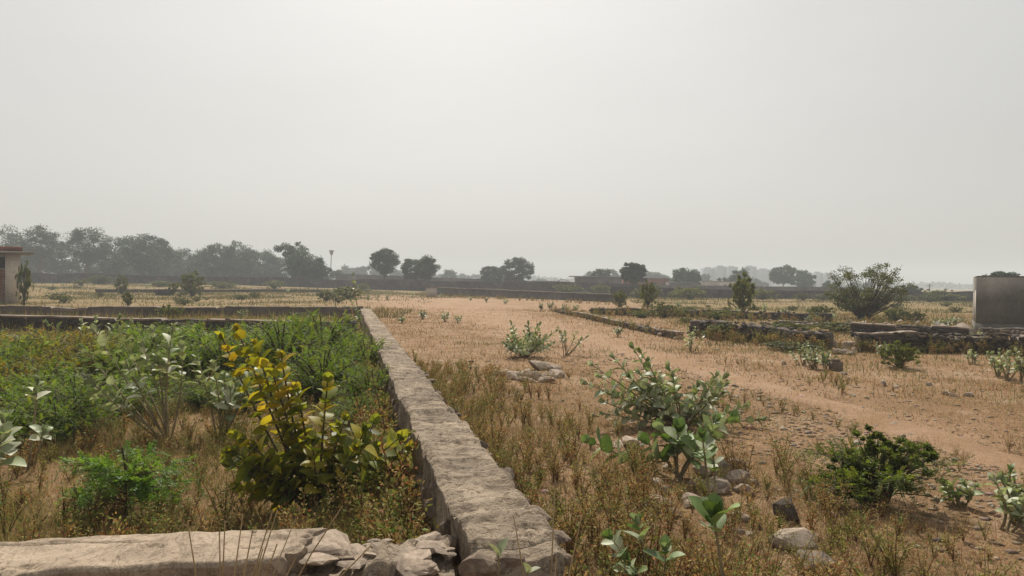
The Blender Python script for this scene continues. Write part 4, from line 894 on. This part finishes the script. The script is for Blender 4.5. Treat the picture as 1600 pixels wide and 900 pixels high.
rocks([(1100, 745, 34, .6), (1128, 752, 44, .6), (1152, 762, 36, .6), (1118, 772, 40, .5), (1090, 768, 28, .5), (1148, 735, 32, .6), (1165, 778, 26, .5), (1075, 790, 28, .5), (1040, 800, 30, .5), (1052, 815, 26, .5), (1020, 790, 24, .5), (1000, 800, 22, .5), (985, 700, 44, .3), (965, 700, 24, .3), (1010, 838, 24, .5), (970, 860, 26, .5), (1030, 765, 24, .5)] + [(R.uniform(1000, 1180), R.uniform(720, 850), R.uniform(9, 18), R.uniform(.5, .9)) for _ in range(22)], 'rubble_stone', 'pale broken stone in the rubble strip under the round leaved milkweed', 'rubble strip stones')
rocks([(1238, 868, 62, .6)], 'boulder', 'angular pale boulder with shaded front beside the rust weeds', None)
rocks([(1276, 908, 44, .85)], 'boulder', 'smaller upright brown boulder in front of the angular pale boulder', None)
rocks([(1228, 822, 44, .8)], 'boulder', 'dark brown boulder half hidden behind the angular pale boulder', None, 'dark_stone')
rocks([(1380, 602, 14, .8), (1398, 606, 12, .4), (1452, 602, 10, .7), (1478, 617, 10, .8), (1490, 620, 16, .5), (1515, 620, 20, .4), (1395, 617, 8, .5), (1225, 570, 10, .8), (1318, 583, 14, .4), (1120, 548, 8, .5), (1390, 652, 8, .6), (1438, 690, 12, .5)], 'field_stone', 'single stone lying on the dry grass between the track and the boundary wall', 'stones on the dry grass')
rocks([(R.uniform(1300, 1345), R.uniform(540, 556), R.uniform(10, 20), R.uniform(.5, .9)) for _ in range(16)], 'gap_stone', 'pinkish stone of the rubble spilling through the gap between the dark walls', 'stones in the wall gap')
rocks([(R.uniform(1300, 1440), R.uniform(508, 514), R.uniform(7, 14), R.uniform(.5, .9)) for _ in range(22)], 'footing_stone', 'pale tumbled stone on the footings in front of the acacia', 'stones on the tumbled footings')
rocks([(1035, 525, 14, .5), (1048, 527, 12, .5), (1060, 530, 14, .5), (1030, 518, 10, .5)], 'corner_stone', 'brown stone at the corner of the thin slanting wall', 'stones at the slanting wall corner')
# leaning broken slabs near the grey room
for px, py, w, h, a, lab in [(1475, 524, 22, 14, 0.7, 'dark broken slab standing tilted by the grey room'), (1487, 526, 26, 8, 0.35, 'pale broken slab lying on its side by the grey room'), (1505, 524, 26, 9, -0.35, 'second pale slab leaning against the stub of wall')]:
    p = G(px, py); d = p.y; m_ = MB(); box(m_, -w / 2 / F * d, w / 2 / F * d, -0.3, 0.3, -0.05, 0.06)
    o = m_.build('broken_slab', M['plaster' if 'dark' in lab else 'coping'], loc=p + Vector((0, 0, 0.16))); o.rotation_euler = (0.5, a, 0.3); tag(o, lab, 'slab')
# concrete block in the left field
for px, py, w, h, lab, mt in [(255, 462, 20, 9, 'dark concrete block lying in the field beside the bushy sapling', 'far_wall'), (1306, 577, 18, 14, 'grey cut block standing beside the small milkweeds before the gap', 'stone')]:
    p = G(px, py); d = p.y; ww = w / F * d; hh_ = h / F * d
    e = empty('loose_block', p, 0.2, lab, 'block'); m_ = MB(); box(m_, -ww / 2, ww / 2, -ww * 0.3, ww * 0.3, -0.05, hh_); m_.build('block_body', M[mt], e)
    m_ = MB(); box(m_, -ww * 0.3, ww * 0.3, -ww * 0.2, ww * 0.2, hh_, hh_ + 0.05); m_.build('chipped_top', M[mt], e)
# gravel (nobody could count it)
mb = MB(); g = np.random.default_rng(91); n = 9000
gyv = 2.6 + g.gamma(2.0, 4.0, n); side = g.uniform(0, 1, n) < 0.62
gxv = np.where(side, track_x(gyv) - 0.9 + g.normal(0, 1.0, n), g.uniform(-3, 10, n))
keep = (gxv - wall_mid(gyv) > 0.35) & (gyv < 40); gxv = gxv[keep]; gyv = gyv[keep]; n = len(gxv)
sz = 0.006 + g.gamma(1.4, 0.008, n); zc = ground_z(gxv, gyv) + sz * 0.08
octa = np.array([(1, 0, 0), (0.2, 0.9, 0.1), (-1, 0.1, 0), (0, -1, 0.1), (0.1, 0.1, 0.55), (0, 0, -0.6)]); of = np.array([(0, 1, 4), (1, 2, 4), (2, 3, 4), (3, 0, 4), (1, 0, 5), (2, 1, 5), (3, 2, 5), (0, 3, 5)])
an = g.uniform(0, 6.28, n); ca, sa = np.cos(an), np.sin(an)
base = octa[None] * (1 + 0.25 * g.normal(size=(n, 6, 3))) * (sz[:, None] * g.uniform(0.7, 1.3, (n, 3)))[:, None]
vv = np.stack([base[..., 0] * ca[:, None] - base[..., 1] * sa[:, None] + gxv[:, None], base[..., 0] * sa[:, None] + base[..., 1] * ca[:, None] + gyv[:, None], base[..., 2] + zc[:, None]], -1)
mb.add(vv.reshape(-1, 3), (of[None] + 6 * np.arange(n)[:, None, None]).reshape(-1, 3), np.repeat(palette(n, [(0.36, 0.27, 0.20), (0.32, 0.225, 0.15), (0.45, 0.37, 0.29), (0.24, 0.17, 0.12)], 0.2, g), 6, 0))
tag(mb.build('gravel', M['grass']), 'small stones and grit strewn over the dry ground', 'gravel', kind='stuff')

# ------------------------------------------------------------------ weeds
def weed_arrays(seed, h, cols, nb=7, nl=60, leaf=0.019):
    g = np.random.default_rng(seed); m_ = MB()
    stemc = (0.20, 0.11, 0.055)
    for k in range(nb):
        a = g.uniform(0, 6.28); r = h * g.uniform(0.1, 0.5); z = h * g.uniform(0.55, 1.05)
        tip = np.array([math.cos(a) * r, math.sin(a) * r, z]); cv = bez((0, 0, -0.02), (tip[0] * 0.3, tip[1] * 0.3, z * 0.6), tip, 5)
        tube(m_, cv, np.linspace(0.0042, 0.0016, 5), 3, stemc)
        t = g.uniform(0.2, 1.0, nl); ii = np.clip((t * 4).astype(int), 0, 3); c = cv[ii] + (cv[ii + 1] - cv[ii]) * (t * 4 - ii)[:, None]
        d = rand_dirs(nl, g); d[:, 2] = np.abs(d[:, 2]) * 0.6 + 0.1
        c = c + d * g.uniform(0, 0.045, (nl, 1)) * (h / 0.4)
        leaf_quads(m_, c, d, rand_dirs(nl, g), leaf * g.uniform(0.6, 1.5, nl), leaf * 0.5 * g.uniform(0.6, 1.4, nl), palette(nl, cols, 0.3, g))
    return m_
RUST = [(0.293, 0.128, 0.055), (0.378, 0.207, 0.079), (0.256, 0.207, 0.067), (0.464, 0.317, 0.146), (0.207, 0.207, 0.061), (0.329, 0.293, 0.098)]
OLV = [(0.195, 0.226, 0.055), (0.134, 0.183, 0.043), (0.268, 0.256, 0.073), (0.329, 0.244, 0.085)]
WR = []; WO = []
for k in range(5):
    WR.append(weed_arrays(900 + k, 0.42, RUST)); WO.append(weed_arrays(930 + k, 0.38, OLV, leaf=0.02))
WRm = [w.mesh('rust_weed_shape') for w in WR]; WOm = [w.mesh('olive_weed_shape') for w in WO]
for me in WRm + WOm: me.materials.append(M['grass'])
g = np.random.default_rng(95)
def weed(name, label, group, me, x, y, s):
    o = link(name, me, None, None); o.location = (x, y, gz(x, y)); o.rotation_euler = (g.normal() * 0.08, g.normal() * 0.08, g.uniform(0, 6.28)); o.scale = (s, s, s * g.uniform(0.85, 1.2))
    tag(o, label, 'weed', group)
for k in range(120):          # right of the mortar wall
    y = 3.0 + 9 * g.uniform(0, 1) ** 1.4; x = float(wall_mid(y)) + 0.34 + abs(g.normal(0, 0.75))
    weed('dry_weed', 'thin brown and olive weed growing on the open lane side of the mortar wall', 'weeds along the lane side of the mortar wall', (WRm + WOm)[k % 8], x, y, g.uniform(0.45, 1.0))
for k in range(46):
    y = g.uniform(3.0, 6.5); x = g.uniform(0.6, 2.6)
    weed('dry_weed', 'thin dry weed among the pale stones of the rubble strip', 'weeds in the rubble strip', WRm[k % 5] if k % 3 else WOm[k % 5], x, y, g.uniform(0.45, 0.95))
for k in range(60):
    y = 3.55 + g.uniform(0, 1) ** 1.2 * 4; x = float(wall_mid(y)) - 0.35 - abs(g.normal(0, 0.9))
    weed('plot_weed', 'thin weed beside the mortar wall in the plot with the green thicket', 'weeds beside the wall in the thicket plot', WOm[k % 5] if k % 4 else WRm[k % 5], x, y, g.uniform(0.5, 1.0))
for k in range(70):
    y = 3.8 + g.uniform(0, 1) * 5; x = -1.2 - g.uniform(0, 1) * (0.55 * y)
    weed('plot_weed', 'small weed in the dry grass before the green thicket', 'weeds before the thicket', WOm[k % 5] if k % 2 else WRm[k % 5], x, y, g.uniform(0.35, 0.8))
for k in range(40):
    y = 3.0 + g.uniform(0, 1) * 5; x = 2.6 + g.uniform(0, 1) * 2.6
    weed('low_weed', 'short dry weed scattered round the dark green bush', 'short weeds round the dark bush', WRm[k % 5] if k % 3 else WOm[k % 5], x, y, g.uniform(0.25, 0.6))
# carpet of low weeds, far too many to count
STR2 = [(0.488, 0.366, 0.183), (0.415, 0.281, 0.122), (0.342, 0.268, 0.11)]
small = [weed_arrays(960 + k, 0.17 + 0.02 * (k % 4), (RUST, OLV, RUST, OLV, STR2)[k % 5], 5, 24, 0.021) for k in range(9)]
sm = []
for w_ in small:
    sm.append((np.concatenate(w_.v), np.concatenate(w_.c), np.concatenate(w_.f4)))
def carpet(name, label, n, fx, seed, size=1.0):
    q = np.random.default_rng(seed); m_ = MB()
    for k in range(n):
        x, y = fx(q); v, c, f = sm[k % 9]; a = q.uniform(0, 6.28); sc_ = size * q.uniform(0.4, 1.25) ** 1.2; ca, sa = math.cos(a) * sc_, math.sin(a) * sc_
        p = np.stack([v[:, 0] * ca - v[:, 1] * sa + x, v[:, 0] * sa + v[:, 1] * ca + y, v[:, 2] * sc_ * q.uniform(0.8, 1.3) + gz(x, y)], -1)
        m_.add(p, f, c * q.uniform(0.75, 1.3))
    tag(m_.build(name, M['grass']), label, 'weeds', kind='stuff')
def f_right(q):
    y = 2.7 + 11 * q.uniform(0, 1) ** 1.3; return float(wall_mid(y)) + 0.3 + abs(q.normal(0, 0.95)), y
def f_open(q):
    while True:
        y = 2.8 + 13 * q.uniform(0, 1) ** 1.2; x = 0.9 + q.uniform(0, 1) * (0.55 * y + 1.5)
        if fbm(x * 0.7, y * 0.7, 88, 3) > 0.08 and abs(x - float(track_x(y))) > 0.7: return x, y
def f_left(q):
    y = 3.6 + 6 * q.uniform(0, 1) ** 1.2; return float(wall_mid(y)) - 0.3 - q.uniform(0, 1) * (0.62 * y), y
carpet('weed_carpet', 'low rust and olive weeds crowding along the mortar wall', 620, f_right, 11)
carpet('weed_carpet', 'low dry weeds sprinkled over the open ground', 300, f_open, 12, 0.75)
carpet('weed_carpet', 'low olive and rust weeds over the left plot', 520, f_left, 13)
def f_wl(q):
    y = 3.5 + 14 * q.uniform(0, 1) ** 1.3; return float(wall_mid(y)) - 0.30 - abs(q.normal(0, 0.16)), y
carpet('weed_carpet', 'taller weeds pressed against the left face of the mortar wall', 420, f_wl, 14, 1.55)
def along(A, B, off, sd):
    def f(q):
        t = q.uniform(0, 1); p = A + (B - A) * t; return p.x + q.normal(0, 0.15), p.y - off + q.normal(0, sd)
    return f
carpet('wall_weeds', 'green and brown weeds along the foot of the long boundary wall', 130, along(P(1338, 548), P(1650, 554), 0.35, 0.2), 21, 1.5)
carpet('wall_weeds', 'green and brown weeds along the foot of the collapsed wall', 130, along(P(1092, 528), P(1292, 548), 0.35, 0.25), 22, 1.6)
carpet('wall_weeds', 'weeds growing along the thin slanting wall', 160, along(P(1062, 531), P(868, 488), 0.1, 0.5), 23, 1.5)
carpet('wall_weeds', 'weeds along the broken dark wall behind the thin slanting wall', 160, along(P(925, 493), P(1450, 516), 0.2, 0.7), 24, 2.0)
carpet('wall_weeds', 'weeds lining the smooth grey wall beside the lane', 120, along(P(690, 464), P(965, 477), 0.5, 0.9), 25, 1.8)
carpet('wall_weeds', 'weeds along the plastered cross wall', 120, along(P(0, 498), P(600, 497), -1.5, 1.2), 26, 2.0)
# dry stalks in front of the capped wall
for px, n_, lab in [(350, 14, 'bundle of bare dry stalks standing before the capped wall'), (860, 5, 'tangle of dry curled stems at the end of the mortar wall')]:
    d = 2.5; x0 = (px - 800) / F * d; e = empty('dry_stalks', (x0, d, gz(x0, d)), 0, lab, 'dry plant')
    for q in range(n_):
        m_ = MB(); a = g.normal(0, 0.26); b_ = g.normal(0, 0.12); h = g.uniform(0.66, 0.92)
        tube(m_, bez((g.normal() * 0.04, g.normal() * 0.03, -0.03), (a * 0.3, b_ * 0.3, h * 0.55), (a, b_, h), 6), np.linspace(0.005, 0.002, 6), 4)
        m_.build('stalk', M['twig'], e)

# ------------------------------------------------------------------ grass
def blades(mb, x, y, h, w, lean, col, g, segs=1):
    n = len(x); z = ground_z(x, y) - 0.005; a = g.uniform(0, 6.283, n); b = a + np.pi / 2 + g.normal(0, 0.6, n)
    L = np.stack([np.cos(a), np.sin(a), 0 * a], -1); S = np.stack([np.cos(b), np.sin(b), 0 * b], -1) * (w / 2)[:, None]
    r = np.stack([x, y, z], -1); sl = np.sin(lean)[:, None]; cl = np.cos(lean)[:, None]; up = np.array([0, 0, 1.])
    tip = r + L * h[:, None] * sl + up * h[:, None] * cl
    if segs == 1:
        v = np.stack([r - S, r + S, tip], 1).reshape(-1, 3); mb.add(v, np.arange(3 * n).reshape(n, 3), np.repeat(col, 3, 0))
    else:
        m = r + L * (h * 0.5)[:, None] * sl * 0.55 + up * (h * 0.55)[:, None] * (cl * 0.7 + 0.3)
        v = np.stack([r - S, r + S, m + S * 0.7, m - S * 0.7, tip], 1).reshape(-1, 3); i = np.arange(n)[:, None] * 5
        mb.f4.append(i + np.array([[0, 1, 2, 3]]) + mb.n); mb.add(v, i + np.array([[3, 2, 4]]), np.repeat(col, 5, 0))
STRAW = [(0.395, 0.265, 0.13), (0.345, 0.22, 0.105), (0.44, 0.325, 0.185), (0.29, 0.16, 0.075), (0.25, 0.21, 0.085)]
LEFTC = [(0.403, 0.293, 0.122), (0.256, 0.232, 0.073), (0.171, 0.201, 0.055), (0.451, 0.329, 0.159), (0.305, 0.165, 0.073), (0.232, 0.244, 0.073)]
FIELD = [(0.18, 0.15, 0.058), (0.13, 0.135, 0.045), (0.235, 0.175, 0.075), (0.10, 0.115, 0.038)]
def scatter(g, n, x0, x1, y0, y1, cond, power=1.0):
    y = y0 + (y1 - y0) * g.uniform(0, 1, n) ** power; x = g.uniform(x0, x1, n); k = cond(x, y); return x[k], y[k]
g = np.random.default_rng(97)
right = lambda x, y: (x - wall_mid(y) > 0.27)
def rcond(x, y):
    dn = 0.26 + 0.80 * sstep(-0.25, 0.35, fbm(x * 0.9, y * 0.9, 60, 4)) * (1 - 0.55 * sstep(13, 22, y)); tr = np.exp(-((x - track_x(y)) / (0.45 + 0.02 * y)) ** 2) * (0.75 + 0.5 * fbm(x * 2, y * 2, 64, 3))
    st = np.exp(-((x - track_x(y) + 1.3) / 0.8) ** 2) * 0.55
    return right(x, y) & (g.uniform(0, 1, len(x)) < dn * np.clip(1 - 0.94 * tr, 0, 1) * (1 - st)) & (np.abs(x) < 0.85 * y + 1.2)
mb = MB()
x, y = scatter(g, 330000, -1.5, 9, 2.3, 11, rcond, 1.15); n = len(x)
near = np.exp(-np.abs(x - wall_mid(y) - 0.3) / 0.8); h = (0.02 + 0.024 * g.gamma(1.4, 1, n) * (0.4 + 1.2 * vnoise(x * 1.3, y * 1.3, 5))) * (1 + 1.3 * near)
blades(mb, x, y, h, 0.003 + 0.0035 * g.uniform(0, 1, n), np.clip(g.normal(1.1, 0.4, n), 0.05, 1.52), palette(n, STRAW, 0.35, g), g, 2 if n < 140000 else 1)
tag(mb.build('dry_grass', M['grass']), 'short dry straw grass over the open ground right of the mortar wall', 'grass', kind='stuff')
x, y = scatter(g, 90000, -1.5, 9, 2.3, 13, rcond, 1.2); n = len(x)
mb = MB(); blades(mb, x, y, 0.03 + 0.04 * g.gamma(1.5, 1, n), 0.003 + 0.004 * g.uniform(0, 1, n), np.clip(g.normal(1.45, 0.08, n), 1.2, 1.53), palette(n, [(0.42, 0.31, 0.17), (0.36, 0.25, 0.12), (0.26, 0.12, 0.06), (0.30, 0.24, 0.10)], 0.3, g), g)
tag(mb.build('straw_litter', M['grass']), 'fallen straw and leaf litter lying flat on the open ground', 'litter', kind='stuff')
x, y = scatter(g, 26000, -1.5, 12, 2.6, 20, lambda x, y: right(x, y) & (fbm(x * 0.55, y * 0.55, 71, 4) > 0.22) & (np.abs(x - track_x(y)) > 0.5), 1.2); n = len(x)
mb = MB(); blades(mb, x, y, 0.05 + 0.05 * g.gamma(1.5, 1, n), 0.004 + 0.0006 * y, np.clip(g.normal(0.6, 0.35, n), 0.05, 1.4), palette(n, [(0.17, 0.18, 0.055), (0.22, 0.20, 0.07), (0.12, 0.14, 0.04), (0.30, 0.24, 0.10)], 0.3, g), g)
tag(mb.build('green_grass', M['grass']), 'patches of greener grass on the open ground right of the mortar wall', 'grass', kind='stuff')
mb = MB(); x, y = scatter(g, 300000, -9, 28, 11, 46, lambda x, y: rcond(x, y) & (np.abs(x) < 0.75 * y + 2), 1.3); n = len(x)
blades(mb, x, y, 0.02 + 0.03 * g.gamma(1.5, 1, n), 0.010 + 0.0006 * y, np.clip(g.normal(0.8, 0.35, n), 0.05, 1.4), palette(n, STRAW[:4] + FIELD[:1], 0.25, g), g)
tag(mb.build('lane_grass', M['grass']), 'thin dry grass over the sandy lane further off', 'grass', kind='stuff')
mb = MB(); x, y = scatter(g, 260000, -8.5, 0.2, 3.35, 10.5, lambda x, y: (wall_mid(y) - x > 0.26) & (x > -0.8 * y - 1) & (y > 3.28 + 0.19 * (x + 0.25)) & (g.uniform(0, 1, len(x)) < 0.35 + 0.8 * sstep(-0.4, 0.3, fbm(x, y, 61, 3))), 1.2); n = len(x)
blades(mb, x, y, 0.03 + 0.045 * g.gamma(1.5, 1, n) * (0.3 + 1.4 * vnoise(x * 1.1, y * 1.1, 6)), 0.0035 + 0.004 * g.uniform(0, 1, n), np.clip(g.normal(0.75, 0.4, n), 0.05, 1.5), palette(n, LEFTC, 0.3, g), g)
tag(mb.build('plot_grass', M['grass']), 'mixed straw and olive grass inside the left walled plot', 'grass', kind='stuff')
mb = MB(); x, y = scatter(g, 90000, -24, -1.5, 10, 31, lambda x, y: (wall_mid(y) - x > 0.3) & (x > -0.78 * y - 2), 1.0); n = len(x)
blades(mb, x, y, 0.08 + 0.09 * g.gamma(1.6, 1, n), 0.012 + 0.0005 * y, np.clip(g.normal(0.6, 0.35, n), 0.05, 1.4), palette(n, LEFTC, 0.3, g), g)
tag(mb.build('thicket_grass', M['grass']), 'dry grass between the thicket and the cross walls', 'grass', kind='stuff')
def fcond(x, y):
    f = (x < wall_mid(30) + 1.2 - (y - 30) * 0.06) | (x - (4.9 + 0.12 * (y - 20)) > 0.4) | (y > 75)
    return f & (np.abs(x) < 0.78 * y + 4) & (g.uniform(0, 1, len(x)) < 0.06 + 1.0 * sstep(-0.25, 0.35, fbm(x / 5, y / 5, 62, 4)))
mb = MB(); x, y = scatter(g, 330000, -75, 80, 20, 118, lambda x, y: fcond(x, y) & ((y > 32) | (x > 4)), 1.5); n = len(x)
blades(mb, x, y, 0.04 + 0.06 * g.gamma(1.6, 1, n) * (0.3 + 1.4 * vnoise(x / 3, y / 3, 14)), 0.012 + 0.0010 * y, np.clip(g.normal(0.55, 0.3, n), 0.05, 1.3), palette(n, FIELD, 0.25, g), g)
tag(mb.build('field_grass', M['grass']), 'yellow green field grass beyond the low walls', 'grass', kind='stuff')

# ------------------------------------------------------------------ haze
m, n_, l_, b_ = nodes('haze_air'); n_.remove(b_)
pv = n_.new('ShaderNodeVolumePrincipled'); pv.inputs['Color'].default_value = (0.83, 0.90, 0.965, 1); pv.inputs['Density'].default_value = 0.0013; pv.inputs['Anisotropy'].default_value = 0.0
l_.new(pv.outputs[0], n_['Material Output'].inputs['Volume'])
mb = MB(); box(mb, -1400, 1400, -300, 1500, -2.5, 36.0)
tag(mb.build('haze', m), 'pale dusty haze filling the air over the fields', 'haze', kind='stuff')
